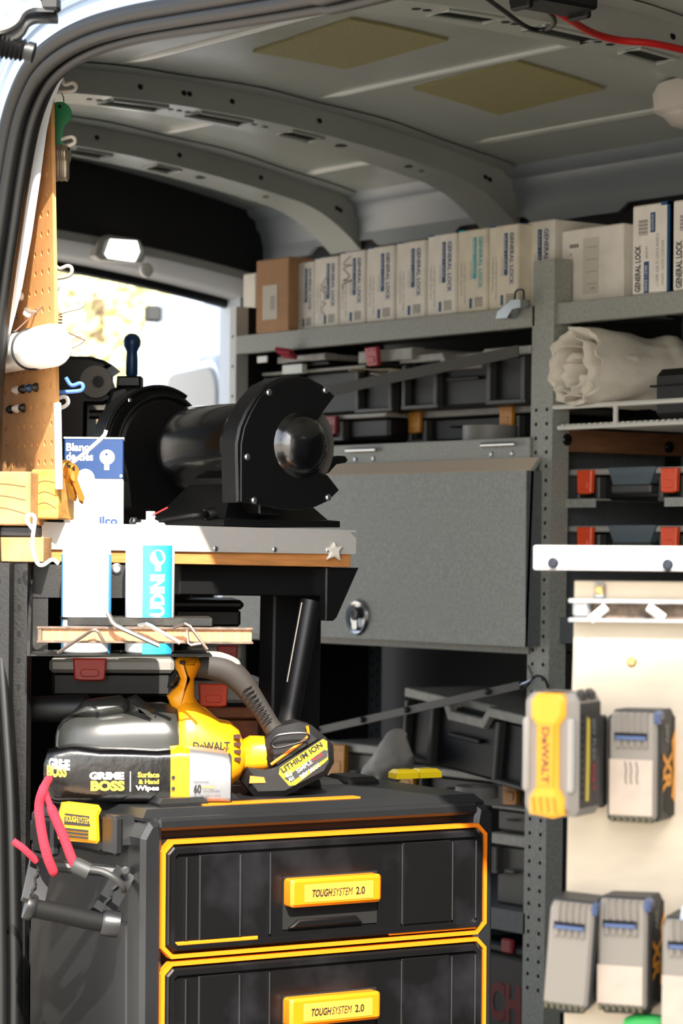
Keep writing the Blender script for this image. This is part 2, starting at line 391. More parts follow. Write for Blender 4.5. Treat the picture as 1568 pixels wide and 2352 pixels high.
# front pillar of the opening, just out of frame to the right, its lower corner leaning in
fp = [onY(a, c, YN) for a, c in [(2150, -200), (2140, 900), (2060, 1400), (1860, 1750), (1690, 1960), (1618, 2080), (1596, 2200), (1580, 2352), (1568, 2520)]]
poly = [(p.x, p.z) for p in fp] + [(fp[-1].x + .05, 0.02), (-0.9, 0.02), (-0.9, 1.86), (fp[0].x, 1.86)]
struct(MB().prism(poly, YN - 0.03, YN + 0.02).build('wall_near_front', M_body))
# unseen block added behind the camera; its corner shades the right of the doorway
def cw(l, D, z): q = EYE + RGT * l + FWD * D; return Vector((q.x, q.y, z))
fp2 = [(0.875, -2.0), (6.0, -2.0), (6.0, -5.0), (0.875, -5.0)]
struct(MB().loft([[cw(a, c, -0.6) for a, c in fp2], [cw(a, c, 4.72) for a, c in fp2]]).build('wall_shade_block', mat('shade_block_render', 'B9AFA2', 0.9)))
# header over the opening
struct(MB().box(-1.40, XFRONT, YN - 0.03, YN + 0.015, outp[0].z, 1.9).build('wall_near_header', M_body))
# rubber door seal
seal = fthing('door_seal', 'black ribbed rubber weather seal round the sliding door opening', 'door seal', Fr((0, 0, 0), 0))
for off, dy, rr, nm in ((0.009, -0.026, 0.011, 'outer_bulb'), (-0.006, -0.020, 0.0095, 'inner_bulb'), (-0.016, -0.006, 0.0075, 'inner_lip'), (0.002, -0.002, 0.017, 'grip_base')):
    MB().tube([p + V3(0, dy, 0) for p in offs(path, sgn * off)], rr, 10).build(nm, M_rub, seal, smooth=80)
# rear header: dark lining above the rear opening, grey curved trim below it
def rz(y): return 1.632 - 0.075 * (max(0.0, y - 2.55) / 0.9) ** 2      # top of the rear opening
HXX = -4.72
m = MB(); n = 24; rings = []
for k in range(n + 1):
    y = YN + (YF + 0.02 - YN) * k / n; z = rz(y)
    rings.append([(HXX, y, zr(y) + 0.01), (HXX + 0.005, y, z + 0.05), (HXX - 0.05, y, z + 0.048)])
m.loft(rings, (False, False), False); struct(m.build('trim_6', M_blk, smooth=60))
m = MB(); rings = []
for k in range(n + 1):
    y = YN + (YF + 0.02 - YN) * k / n; z = rz(y)
    rings.append([(HXX - 0.005, y, z + 0.054), (HXX + 0.01, y, z + 0.046), (HXX + 0.012, y, z + 0.028), (HXX - 0.03, y, z + 0.006), (HXX - 0.10, y, z), (HXX - 0.13, y, z + 0.01), (HXX - 0.13, y, zr(y))])
m.loft(rings, (False, False), False); trim7 = struct(m.build('trim_7', mat('rear_trim_grey', 'A8A9A8', 0.5), smooth=50))
MB().tube([(HXX - 0.12, YN + (YF - YN) * k / n, rz(YN + (YF - YN) * k / n) - 0.006) for k in range(n + 1)], 0.012, 8).build('rear_seal', M_rub, trim7)
# rear lamp
lo = onX(270, 575, HXX + 0.01)
lamp = thing('interior_lamp', 'rounded clear interior lamp lit white on the rear header', 'lamp', lo, -90)
fr = Fr(lo, 90)
pl = fr.poly([(210, 588), (222, 548), (240, 540), (312, 552), (328, 580), (318, 605), (290, 604), (222, 598)])
lamp.rotation_euler = (0, 0, R(90))
MB().prism(pl, -0.022, 0.01, bev=0.008).build('housing', M_lgrey, lamp)
pl = fr.poly([(228, 586), (240, 552), (300, 556), (306, 580), (296, 602), (236, 594)])
MB().prism(pl, -0.030, -0.018, bev=0.006).build('lens', mat('lamp_lens', 'FFFFFF', 0.3, emit=3.0), lamp)
ov = fr.p(335, 620)
MB().lathe([(0.0, 0.002), (0.013, 0.002), (0.016, 0.0), (0.016, -0.006)], (ov[0], -0.004, ov[1]), (0, -1, 0), 16).build('switch', M_white, lamp)
# rear opening pillar on the far side
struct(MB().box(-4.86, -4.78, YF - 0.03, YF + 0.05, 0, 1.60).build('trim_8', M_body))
# far rear door, swung open past square
dr = Fr((XR, YF + 0.0, 0.0), -17)
dw = 0.74
door = struct(bpy.data.objects.new('door_1', None)); COL.objects.link(door); door.location = dr.o; door.rotation_euler = (0, 0, R(-17))
tp = [(-dw, 0.0), (0.0, 0.0), (0.0, 1.50), (-0.04, 1.56), (-0.45, 1.625), (-0.64, 1.62), (-dw, 1.55)]
MB().prism(tp, 0.0, 0.05, bev=0.012).build('door_panel', M_body, door)
pr = rrect(-0.52, -0.06, 0.12, 1.42, 0.07, 6)
MB().prism(inset(pr, -0.03), -0.014, 0.004, bev=0.012).build('door_frame_pressing', M_body, door)
MB().prism(pr, -0.022, -0.008, bev=0.004).build('door_card', mat('door_card_grey', 'A9A9A7', 0.7), door)
for u, z in ((-0.40, 1.31), (-0.18, 1.31), (-0.40, 0.9), (-0.18, 0.9)):
    MB().lathe([(0.009, 0), (0.009, 0.004), (0.004, 0.008), (0.0005, 0.008)], (u, -0.022, z), (0, -1, 0), 10).build('clip', M_lgrey, door)
lt = MB(); lt.rbox(-0.70, -0.60, -0.05, 0.0, 1.38, 1.50, 0.01); lt.build('door_latch', M_body, door)
MB().tube(smoothpath([(-0.70, -0.06, 1.36), (-0.735, -0.075, 1.39), (-0.735, -0.075, 1.47), (-0.70, -0.06, 1.50)], 4), 0.008, 8).build('latch_loop', M_body, door)
MB().rbox(-0.58, -0.555, -0.04, 0.0, 1.56, 1.60, 0.006).build('latch_striker', M_dgrey, door)
# things beyond the open rear doors
M_leaf = mat('leaves', 'C6C696', 0.6, var=0.35, vscale=6, spec=0.3); M_leaf2 = mat('dry_leaves', 'DCD2BC', 0.7, var=0.3, vscale=6)
M_bark = mat('bark', '6B5A48', 0.9)
def tree(p, h, rx, ml, label, seed):
    rnd = random.Random(seed); t = thing('tree', label, 'tree', p, 0, 'trees beyond the rear door')
    MB().tube(smoothpath([(0, 0, 0), (0.06, 0.02, h * .3), (-0.05, 0.05, h * .6), (0.02, 0, h * .85)], 4), [0.12 - 0.09 * k / 12 for k in range(13)], 8).build('trunk', M_bark, t)
    m = MB()
    for k in range(4200):
        while True:
            q = Vector((rnd.uniform(-1, 1), rnd.uniform(-1, 1), rnd.uniform(-1, 1)))
            if 0.3 < q.length < 1: break
        c = Vector((q.x * rx, q.y * rx, h * 0.62 + q.z * h * 0.38)); s = rnd.uniform(0.025, 0.05)
        a = Vector((rnd.gauss(0, 1), rnd.gauss(0, 1), rnd.gauss(0, 1))).normalized(); e = a.orthogonal().normalized(); g = a.cross(e)
        m.add([c - e * s, c + g * s * .5 + a * s * .2, c + e * s, c - g * s * .5], [(0, 1, 2, 3)])
    m.build('crown', ml, t, smooth=0, fix=False); return t
for px, D, h, rx, ml, lb, sd in ((215, 12, 3.3, .7, M_leaf, 'sunlit yellow-green leafy tree behind the white tube and pegboard hooks', 3), (285, 19, 4.6, 1.1, M_leaf2, 'pale dry-leaved tree left of the open rear door', 5), (60, 15.5, 4.0, 1.1, M_leaf, 'yellow-green tree hidden mostly behind the pegboard edge', 8)):
    q = at(px, HY, D); tree((q.x, q.y, -0.6), h, rx, ml, lb, sd)
q = at(230, HY, 24)
bw = MB(); bw.box(-7, 7, 0, 0.3, 0, 6.5)
wl = thing('garden_wall', 'pale sunlit boundary wall far behind the trees', 'wall', (q.x, q.y, -0.6), RA)
bw.build('render_face', mat('pale_wall', 'D8CDBE', 0.9, var=0.06, vscale=1.5), wl); MB().box(-7.05, 7.05, -0.06, 0.36, 6.5, 6.6).build('coping', mat('coping', 'CFC8BD', 0.9), wl)
# sound deadening pads stuck to the roof
M_pad = mat('butyl_pad', '8B8459', 0.85, var=0.12, vscale=300, bump=0.3, bscale=900)
def pad(corners, label):
    P = [onroof(a, c, 0.001) for a, c in corners]; c0 = sum(P, Vector()) / 4
    m = MB(); n = 6
    def f(i, j, d):
        q = (P[0] * (1 - i) + P[1] * i) * (1 - j) + (P[3] * (1 - i) + P[2] * i) * j; q = q.copy(); q.z = zr(q.y) - d; return q - c0
    m.grid(n, n, lambda i, j: f(i, j, 0.005)); m.grid(n, n, lambda i, j: f(i, j, 0.0005))
    ed = [(k / n, 0) for k in range(n)] + [(1, k / n) for k in range(n)] + [(1 - k / n, 1) for k in range(n)] + [(0, 1 - k / n) for k in range(n)]
    m.loft([[f(i, j, 0.005) for i, j in ed], [f(i, j, 0.0005) for i, j in ed]], (False, False))
    o = m.build('sound_pad', M_pad, smooth=40, loc=c0); tag(o, label, 'pad', 'sound pads stuck to the roof')
pad([(580, 115), (805, 40), (1028, 88), (795, 155)], 'olive square pad on the roof, middle one of three')
pad([(948, 200), (1188, 137), (1388, 200), (1145, 260)], 'olive square pad on the roof, rightmost of three')
pad([(250, 62), (480, -10), (690, -22), (390, 75)], 'olive square pad on the roof, cut off at the top left above the seal')
# red and black cables and the module on the front bow
M_redc = mat('red_cable', 'C01E1A', 0.5, bump=0.3, bscale=120)
def ceilpath(pp, d): return [onroof(a, c, d) for a, c in pp]
o = MB().tube(smoothpath(ceilpath([(1180, -30), (1240, 5), (1300, 40), (1360, 75), (1420, 92), (1500, 100), (1600, 122), (1700, 150)], 0.062), 5), 0.0055, 10).build('power_cable', M_redc); tag(o, 'thick red ribbed power cable running along the front roof bow', 'cable')
o = MB().tube(smoothpath(ceilpath([(1095, -20), (1150, 20), (1210, 62), (1250, 68), (1272, 55), (1270, 38), (1248, 14), (1236, -12)], 0.064), 5), 0.0035, 8).build('thin_cable', M_rub); tag(o, 'thin black cable looped under the roof bow beside the black module', 'cable')
q = onroof(1265, 14, 0.075); md = thing('cable_module', 'black plastic module box hanging under the front roof bow', 'module', q, 0)
b = MB().rbox(-0.03, 0.04, -0.055, 0.055, -0.004, 0.024, 0.004); b.build('case', M_bpl, md)
for s in (-1, 1): MB().rbox(-0.02, 0.02, s * 0.055 - 0.006, s * 0.055 + 0.006, -0.012, 0.018, 0.003).build('mount_tab', M_bpl, md)
# white ceiling lamp at the right
q = onroof(1606, 250, 0.045); lm = thing('ceiling_lamp', 'white rounded plastic ceiling lamp cut by the right edge', 'lamp', q, 0)
MB().lathe([(0.0, -0.006), (0.052, -0.006), (0.060, 0.0), (0.062, 0.03), (0.056, 0.045)], (0, 0, 0), (0, 0, 1), 32).mul(Matrix.Diagonal((1.5, 1.0, 1, 1))).build('rim', mat('lamp_rim', 'C9C3BA', 0.4), lm)
MB().lathe([(0.0, -0.034), (0.02, -0.032), (0.038, -0.024), (0.05, -0.006)], (0, 0, 0), (0, 0, 1), 32).mul(Matrix.Diagonal((1.5, 1.0, 1, 1))).build('diffuser', mat('lamp_diffuser', 'B5AFA6', 0.35), lm)
# sliding door hardware at the upper left corner outside
q = at(20, 60, 2.95); fr = Fr(q, RA)
hb = fthing('door_roller_arm', 'bright bent steel roller arm outside above the door seal', 'hinge arm', fr)
pth = smoothpath([fr.P(-60, 62, -.02), fr.P(0, 58, -.02), fr.P(30, 45, -.02), fr.P(45, 22, -.02), fr.P(70, 12, -.01), fr.P(120, 12, 0)], 4)
MB().tube(pth, 0.006, 8, flat=1.6).build('arm', M_steel, hb)
MB().tube([Vector(p) + V3(0.004, 0.012, -0.012) for p in pth], 0.005, 8, flat=1.6).build('arm_back', M_dgrey, hb)
u = fr.p(118, 10); MB().rbox(u[0] - .012, u[0] + .01, -0.012, 0.012, u[1] - .008, u[1] + .008, .003).build('end_block', M_bpl, hb)
q = at(20, 105, 2.95); fr = Fr(q, RA)
bu = fthing('bump_stop', 'black ribbed rubber bump stop outside the upper left corner', 'bump stop', fr)
a0 = Vector(fr.P(-30, 92)); a1 = Vector(fr.P(62, 118)); d = a1 - a0
prof = []
for k in range(9): prof += [(0.019 - k * .0007, d.length * k / 9), (0.014 - k * .0005, d.length * (k + .5) / 9)]
prof += [(0.010, d.length), (0.0005, d.length)]
MB().lathe(prof, a0, d, 20).build('bellows', M_rub, bu); MB().lathe([(0.012, 0), (0.012, 0.008), (0.0005, 0.008)], a1, d, 14).build('tip', M_bpl, bu)
# ================================================================== rack along the far wall
RY = 3.05
RK = Fr((0, RY, 0), 0)
def ru(px, py=900, v=0.0): return RK.p(px, py, v)[0]
def rzp(px, py, v=0.0): return RK.p(px, py, v)[1]
rack = fthing('storage_rack', 'grey perforated steel shelving rack bolted along the far wall of the van', 'rack', RK)
def post(pxt, pyt, pxb, pyb, w, m, holes, split=True, v=0.0):
    ut, zt = RK.p(pxt, pyt, v); ub, zb = RK.p(pxb, pyb, v); k = (ut - ub) / (zt - zb); u0 = ub - k * zb
    sh = Matrix(((1, 0, k, u0), (0, 1, 0, 0), (0, 0, 1, 0), (0, 0, 0, 1)))
    b = MB(); t = 0.003
    if split:
        b.box(-w / 2, -0.004, v, v + t, 0, zt); b.box(0.003, w / 2, v - .004, v + t - .004, 0, zt)
        b.box(-0.004, -0.001, v, v + 0.03, 0, zt); b.box(0.001, 0.003, v - .004, v + 0.03, 0, zt)
        b.box(-w / 2, -w / 2 + t, v + t, v + 0.035, 0, zt); b.box(w / 2 - t, w / 2, v + t - .004, v + 0.035, 0, zt)
    else:
        b.box(-w / 2, w / 2, v, v + t, 0, zt); b.box(w / 2 - t, w / 2, v + t, v + 0.04, 0, zt)
    o = b.mul(sh).build('post', m, rack, smooth=20)
    h = MB(); z = holes[0]
    while z < holes[1]:
        if split:
            h.disc((-w / 4 - .001, v - 0.0005, z), (0, -1, 0), 0.0035, 10); h.disc((w / 4 + .001, v - 0.0047, z), (0, -1, 0), 0.0035, 10)
        else: h.disc((0, v - 0.0005, z), (0, -1, 0), 0.0035, 8)
        z += 0.0245
    ho = h.mul(sh).build('hole_rows', M_hole, o, smooth=0, fix=False); ho['kind'] = 'stuff'
    return o
post(1251, 597, 1224, 2352, 0.060, M_rack, (0.24, 1.26))
b = MB(); z0 = rzp(532, 705)
b.box(ru(527), ru(541), 0.0, 0.003, 0.02, z0); b.box(ru(541) - .003, ru(541), 0.003, 0.03, 0.02, z0); pe = b.build('post', mat('rear_lit_post_paint', 'D6D8D6', 0.45), rack)  # rack post paled, light from the rear opening put into its colour
h = MB(); 
for k in range(40): h.disc(((ru(527) + ru(541)) / 2, -0.0006, z0 - .06 - k * .06), (0, -1, 0), 0.003, 8)
h.build('hole_rows', M_hole, pe, smooth=0, fix=False)['kind'] = 'stuff'
MB().box(ru(541) - .003, ru(541), .03, .36, 0.02, z0).build('end_panel', M_blk, rack)
post(1700, 500, 1680, 2352, 0.060, M_rack, (0.24, 1.26))
# rear posts and perforated side plates in the dark
for px in (560, 1262):
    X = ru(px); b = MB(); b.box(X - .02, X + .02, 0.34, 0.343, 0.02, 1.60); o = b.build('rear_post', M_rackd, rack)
    h = MB()
    for k in range(60):
        h.disc((X - .01, 0.3395, 0.1 + k * .0245), (0, -1, 0), 0.003, 8); h.disc((X + .01, 0.3395, 0.112 + k * .0245), (0, -1, 0), 0.003, 8)
    h.build('hole_rows', M_hole, o, smooth=0, fix=False)['kind'] = 'stuff'
xm = ru(1252)
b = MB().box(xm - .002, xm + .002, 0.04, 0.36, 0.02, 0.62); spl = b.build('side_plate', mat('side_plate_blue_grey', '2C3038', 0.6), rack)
h = MB()
for j in range(8):
    for k in range(24): h.disc((xm + .0026, 0.06 + j * .038, 0.05 + k * .0245), (1, 0, 0), 0.003, 8)
h.build('hole_rows', M_hole, spl, smooth=0, fix=False)['kind'] = 'stuff'
# top shelf, two bays
ST, SB = rzp(900, 735), rzp(900, 780)
def shelf(x0, x1, zt, zb, m, dep=0.34, v=0.0):
    b = MB(); b.rbox(x0, x1, v, v + 0.004, zb, zt, .001); b.box(x0, x1, v + 0.004, v + dep, zt - .004, zt - .001); b.box(x0, x1, v + .004, v + 0.02, zb, zb + .003)
    return b.build('shelf', m, rack)
xl, xmid, xr = ru(541), ru(1228, 700), ru(1274, 700)
shelf(xl, xmid, ST, SB, M_rack); shelf(xr, ru(1690), ST, SB, M_rack)
# lower shelves
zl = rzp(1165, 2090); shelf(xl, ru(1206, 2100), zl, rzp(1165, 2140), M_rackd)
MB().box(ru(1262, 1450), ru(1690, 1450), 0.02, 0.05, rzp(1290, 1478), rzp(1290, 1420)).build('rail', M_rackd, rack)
# ------------------------------------------------------------------ cartons on the top shelf
M_carton = mat('white_carton', 'EFEAE0', 0.75, var=0.05, vscale=25, bump=0.06, bscale=40)
M_carton2 = mat('yellowed_carton', 'E2DAC6', 0.75, var=0.07, vscale=25, bump=0.06, bscale=40)
M_kraft = mat('kraft_carton', 'B08763', 0.8, var=0.06, vscale=30)
M_paper = mat('paper_label', 'CFC9BD', 0.8)
def carton(x0, x1, ytop, label, kind='lock', ink=None, v=0.012, dep=0.2, m=None, tilt=0.0, ytr=None):
    xc = (x0 + x1) / 2
    u0, u1 = ru(x0 + 1, 700, v), ru(x1 - 1, 700, v); w = u1 - u0; h = rzp(xc, ytop, v) - ST - 0.0005
    t = thing('lock_carton' if kind == 'lock' else 'carton', label, 'box', (u0, RY + v, ST + 0.0005), tilt, 'cartons on the top shelf')
    m = m or M_carton; ink = ink or M_blue
    b = MB().rbox(0, w, 0, dep, 0, h, .0025); b.build('carton_body', m, t)
    # lid flaps at the top with a dark seam
    MB().box(w * .02, w * .98, dep * .47, dep * .49, h, h + .0006).build('flap_seam', M_gink, t)
    e = -0.0007
    if kind == 'lock':
        tx = ink if ink is M_teal else M_blue
        text('GENERAL LOCK', t, (w * .72, e, h * .90), (0, 0, -1), (1, 0, 0), h * .62, w * .13, tx, bold=.02)
        bb = MB().box(w * .53, w * .64, e, 0, h * .40, h * .90).build('print_bar', tx, t)
        text('GRADE 1 LEVER', t, (w * .555, e * 1.8, h * .88), (0, 0, -1), (1, 0, 0), h * .42, w * .055, M_carton)
        text('SATIN CHROME', t, (w * .44, e, h * .62), (0, 0, -1), (1, 0, 0), h * .22, w * .045, M_gink)
        text('L150R 626 IC 234 S ANSI', t, (w * .24, e, h * .62), (0, 0, -1), (1, 0, 0), h * .5, w * .055, M_gink)
        text('US26D SATIN', t, (w * .12, e, h * .62), (0, 0, -1), (1, 0, 0), h * .4, w * .055, M_gink)
        MB().box(w * .42, w * .50, e, 0, h * .05, h * .17).build('print_patch', M_blue, t)
        bc = MB(); 
        for k in range(8): bc.box(w * .6, w * .86, e, 0, h * (.06 + k * .015), h * (.066 + k * .015 + .004 * (k % 2)))
        bc.build('barcode', M_gink, t)
        MB().box(w * .04, w * .22, e, dep * .1, h * .985, h + .0004).build('corner_print', tx, t)
    return t, w, h
carton(556, 588, 628, 'narrow white carton half hidden behind the brown carton at the rear end of the shelf', 'plain', v=0.06)
t, w, h = carton(586, 664, 594, 'plain brown cardboard carton with a paper label among white lock cartons', 'plain', m=M_kraft, v=-0.004, dep=0.17)
pl = MB().box(w * .22, w * .66, -0.0008, 0, h * .17, h * .64).build('paper_label', M_paper, t)
bc = MB()
for k in range(9): bc.box(w * .46, w * .58, -0.0014, 0, h * (.3 + k * .022), h * (.308 + k * .022 + .005 * (k % 2)))
bc.build('barcode', M_gink, t)
carton(676, 722, 602, 'white lock carton right after the brown carton, leaning and partly covered', 'lock', v=.02)
t, w, h = carton(720, 777, 590, 'second white lock carton after the brown one, grey scribble on its face', 'lock')
def scribble(t, w, h, x0, z0, sx, sz, n, seed, m):
    rn = random.Random(seed); pts = []; a = 0
    for k in range(n): a += 1.1; pts.append((x0 + sx * (.5 * math.sin(a * 1.7) + rn.uniform(-.2, .2)), -0.0012, z0 - sz * k / n + .25 * sz / 4 * math.cos(a)))
    MB().tube(smoothpath(pts, 4), 0.0006, 5).build('pen_mark', m, t)
scribble(t, w, h, w * .42, h * .7, w * .18, h * .55, 14, 2, M_gink)
t, w, h = carton(778, 838, 577, 'third white lock carton, black handwriting loops at its top left', 'lock'); scribble(t, w, h, w * .28, h * .92, w * .35, h * .45, 13, 5, M_ink)
carton(840, 905, 566, 'fourth white lock carton after the brown one, crisp dark blue print', 'lock')
carton(908, 976, 554, 'fifth white lock carton after the brown one, middle of the row', 'lock')
carton(979, 1047, 538, 'sixth white lock carton, left neighbour of the teal printed one', 'lock')
carton(1049, 1118, 527, 'lock carton with teal printing instead of blue', 'lock', M_teal, m=M_carton2)
carton(1120, 1190, 517, 'yellowed lock carton right of the teal printed one', 'lock', m=M_carton2)
carton(1192, 1272, 508, 'white lock carton just left of the grey rack post', 'lock', dep=.28, v=.045)
t, w, h = carton(1287, 1430, 521, 'wide blank white carton with a small shipping label right of the rack post', 'plain', v=.045)
MB().box(w * .36, w * .62, -0.0006, 0, h * .12, h * .86).build('print_patch', mat('faint_label', 'DAD4C8', 0.75), t)
text('▪▪▪▪', t, (w * .14, -0.0008, h * .77), (1, 0, 0), (0, 0, 1), w * .15, h * .05, M_ink) if False else None
bc = MB()
for k in range(7): bc.box(w * (.14 + k * .022), w * (.152 + k * .022 + .004 * (k % 2)), -0.0008, 0, h * .75, h * .80)
for k in range(4): bc.box(w * .42, w * .6, -0.0010, 0, h * (.25 + .16 * k), h * (.256 + .16 * k))
bc.build('barcode', M_gink, t)['kind'] = 'stuff'; text('2V', t, (w * .14, -0.0008, h * .65), (1, 0, 0), (0, 0, 1), w * .05, h * .035, M_ink)
text('PP', t, (w * .5, -0.0012, h * .17), (1, 0, 0), (0, 0, 1), w * .07, h * .035, M_gink)
def bigcarton(x0, x1, ytop, label, full=True):
    t, w, h = carton(x0, x1, ytop, label, 'plain', v=.004)
    e = -0.0007
    text('GENERAL LOCK', t, (w * .24, e, -h * .17 + h * .2), (0, 0, 1), (-1, 0, 0), h * .52, w * .15, M_ink, bold=.025)
    MB().box(w * .33, w * .46, e, 0, h * .01, h * .36).build('print_bar', M_blue, t)
    text('GRADE 1 LEVER', t, (w * .43, e * 1.8, h * .03), (0, 0, 1), (-1, 0, 0), h * .29, w * .07, M_carton)
    text('806741', t, (w * .43, e, h * .40), (0, 0, 1), (-1, 0, 0), h * .13, w * .06, M_gink)
    text('L150R 626 IC 234 S ANSI S', t, (w * .72, e, h * .08), (0, 0, 1), (-1, 0, 0), h * .58, w * .07, M_gink)
    text('US26D - SATIN CHROME', t, (w * .86, e, h * .08), (0, 0, 1), (-1, 0, 0), h * .5, w * .06, M_gink)
    MB().box(w * .50, w * .62, e, 0, h * .68, h * .90).build('print_patch', M_blue, t)
    text('GG39545', t, (w * .59, e * 1.8, h * .70), (0, 0, 1), (-1, 0, 0), h * .18, w * .06, M_carton)
    bc = MB()
    for k in range(9): bc.box(w * .18, w * .42, e, 0, h * (.66 + k * .02), h * (.668 + k * .02 + .006 * (k % 2)))
    bc.build('barcode', M_gink, t)
    MB().box(w * .94, w * 1.0, e, .1, 0, h).build('blue_edge', M_blue, t); MB().box(w * .78, w, e, .05, h * .965, h + .0005).build('corner_print', M_blue, t)
bigcarton(1449, 1537, 468, 'tall white lock carton with black upward lettering and a barcode at the right')
bigcarton(1542, 1640, 455, 'tall white lock carton cut off by the right edge of the picture')
# bent clip on the shelf lip
q = onY(1180, 695, RY - .012); c = thing('metal_clip', 'small bent steel clip hanging over the shelf lip left of the post', 'clip', (q.x, RY - .012, ST - .02), 0)
MB().prism([(-.035, .0), (-.03, .012), (.005, .03), (.03, .03), (.03, .016), (.008, .014), (-.005, .0)], -.012, .010).build('clip_plate', M_steel, c)
MB().tube(smoothpath([(.006, -.004, .03), (.010, -.004, .046), (.028, -.004, .046), (.03, -.004, .03)], 4), .002, 6).build('clip_tongue', M_dgrey, c)

# ------------------------------------------------------------------ organizer cases
M_case = mat('case_black', '0C0C0D', 0.5, bump=0.04, bscale=900); M_rib = mat('case_rib_grey', '3A3A38', 0.45)
M_lid = mat('case_lid_grey', '9A9890', 0.4, var=0.1, vscale=60); M_lidd = mat('case_lid_dark', '45484B', 0.35)
def latchmesh(w, h, t=0.009):
    b = MB(); b.prism([(-w * .5, h * .92), (-w * .46, 0.0), (-w * .30, -h * .06), (w * .30, -h * .06), (w * .46, 0.0), (w * .5, h * .92), (w * .5, h), (-w * .5, h)], -t, 0, bev=.002)
    b.prism(rrect(-w * .28, w * .28, h * .14, h * .5, w * .1), -t - .0015, -t + .001, bev=.001)
    for s in (-.3, .1): b.box(w * s, w * (s + .2), -t - .001, -t + .001, h * .80, h * .86)
    return b
def organizer(x0, x1, yl, yt, yb, label, latch=None, v=0.02, dep=0.28, lid=None, tilt=0.0, stations=((.03, .31), (.69, .97)), ribs=True, drop=None, group='organizer cases in the rack', dip=True, body=None, pxz=None):
    """x0..x1 px range, yl lid top, yt lid bottom, yb base, all read at the left end."""
    xc = x0 + 20 if pxz is None else pxz
    u0, u1 = ru(x0, yl, v), ru(x1, yl, v); w = u1 - u0; zb = rzp(xc, yb, v); h = rzp(xc, yl, v) - zb; lt = rzp(xc, yl, v) - rzp(xc, yt, v)
    t = thing('organizer_case', label, 'case', (u0, RY + v, zb), 0, group); t.rotation_euler = (0, R(tilt), 0)
    body = body or M_case; lid = lid or M_lid
    MB().rbox(w * .015, w * .985, 0.012, dep, 0, h - lt, .006).build('tub', body, t)
    zt = h - lt; d = lt * 1.3 if dip else 0
    pf = [(0, zt), (0, h), (w * .34, h), (w * .38, h - d), (w * .62, h - d), (w * .66, h), (w, h), (w, zt), (w * .68, zt), (w * .64, zt - d), (w * .36, zt - d), (w * .32, zt)]
    MB().prism(pf, 0.0, 0.03, bev=.002).build('lid_rim', lid, t)
    MB().rbox(0.002, w - .002, 0.028, dep + .004, zt, h - .001, .003).build('lid', lid if dip else lid, t)
    for s in stations:
        a, c = w * s[0], w * s[1]
        if ribs:
            r = MB(); rb = (h - lt) * (.04 if drop is None else drop)
            for q in (a, c - .010): r.prism([(q, zt - .004), (q + .010, zt - .004), (q + .010, rb), (q, rb)], 0.0 - .004, 0.016, bev=.002)
            r.rbox(a - .002, c + .002, -.004, .014, rb - .004, rb + .005, .002)
            r.build('latch_frame', M_rib, t)
        if latch:
            lw = (c - a) * .62; m_ = latchmesh(lw, min(h * .72, lw * 1.15)); m_.map(lambda q: q + Vector(((a + c) / 2, -0.003, h - min(h * .72, lw * 1.15) - lt * .2)))
            m_.build('latch', latch, t)
    # recessed grip bar between the stations
    MB().rbox(w * .38, w * .62, -.002, .012, zt * .55, zt * .62, .002).build('grip_bar', body, t)
    return t
organizer(917, 1216, 816, 834, 941, 'black case with open latch frames above the yellow-latched case in the rack', None, v=.03)
organizer(925, 1222, 942, 962, 1018, 'black case with two yellow latches behind the grey flip door', mat('amber_plastic', 'D08A1E', 0.4), v=.10, dep=.2, stations=((.05, .20), (.76, .91)), dip=False)
organizer(600, 905, 855, 862, 961, 'black case with open latch frames partly behind the bench grinder', None, v=.04, dip=False, stations=((.03, .3), (.73, .99)))
organizer(600, 885, 962, 972, 1018, 'low black case with dull red latches beside the grinder', mat('dull_red_plastic', '8E2B33', 0.45), v=.04, stations=((.25, .40), (.52, .68)), dip=False)
organizer(636, 745, 818, 833, 842, 'thin grey case lid with a lifted red latch under the shelf, left one', None, v=.02, ribs=False, dip=False, stations=())
organizer(822, 945, 806, 834, 846, 'thin grey case lid with a hanging red latch under the shelf, right one', None, v=.02, ribs=False, dip=False, stations=())
def redlatch(px, py, rot, label):
    q = onY(px, py, RY + .012); o = latchmesh(.036, .034).mul(Matrix.Rotation(R(rot), 4, 'X')).build('loose_latch', mat('crimson_plastic', 'A8263A', 0.4), loc=q); tag(o, label, 'latch')
redlatch(862, 838, 8, 'crimson latch hanging from the right thin grey lid')
q = onY(668, 815, RY + .0); o = latchmesh(.034, .036).mul(Matrix.Rotation(R(70), 4, 'X') @ Matrix.Rotation(R(25), 4, 'Y')).build('loose_latch', mat('crimson_plastic', 'A8263A', 0.4), loc=q); tag(o, 'crimson latch flipped up on the left thin grey lid', 'latch')
o = MB().box(ru(650, 850, .02), ru(695, 850, .02), RY + .018, RY + .030, rzp(670, 858, .02), rzp(670, 838, .02)).build('parts_box', mat('white_tray', 'DDE6DD', 0.4)); tag(o, 'small white plastic tray glinting below the left thin lid', 'tray')
fr = Fr((0, RY + .01, 0), 0)
o = MB().loft([[(ru(a, b_, .01), RY + .01 + yy, rzp(a, b_, .01)) for yy in (0, .05)] for a, b_ in ((800, 852), (806, 844), (850, 848), (895, 846), (888, 866), (850, 858))], (False, False), False).build('masking_paper', mat('beige_paper', 'B9AE93', 0.8)); sd = o.modifiers.new('thick', 'SOLIDIFY'); sd.thickness = .0015; tag(o, 'curled beige paper strip hanging over the case below the red latch', 'paper')
# tag on the shelf lip
o = MB().rbox(ru(592), ru(615), RY - .003, RY + .0, rzp(603, 833), rzp(603, 818), .001).build('shelf_tag', M_white); tag(o, 'tiny white tag clipped under the shelf lip at its rear end', 'tag')
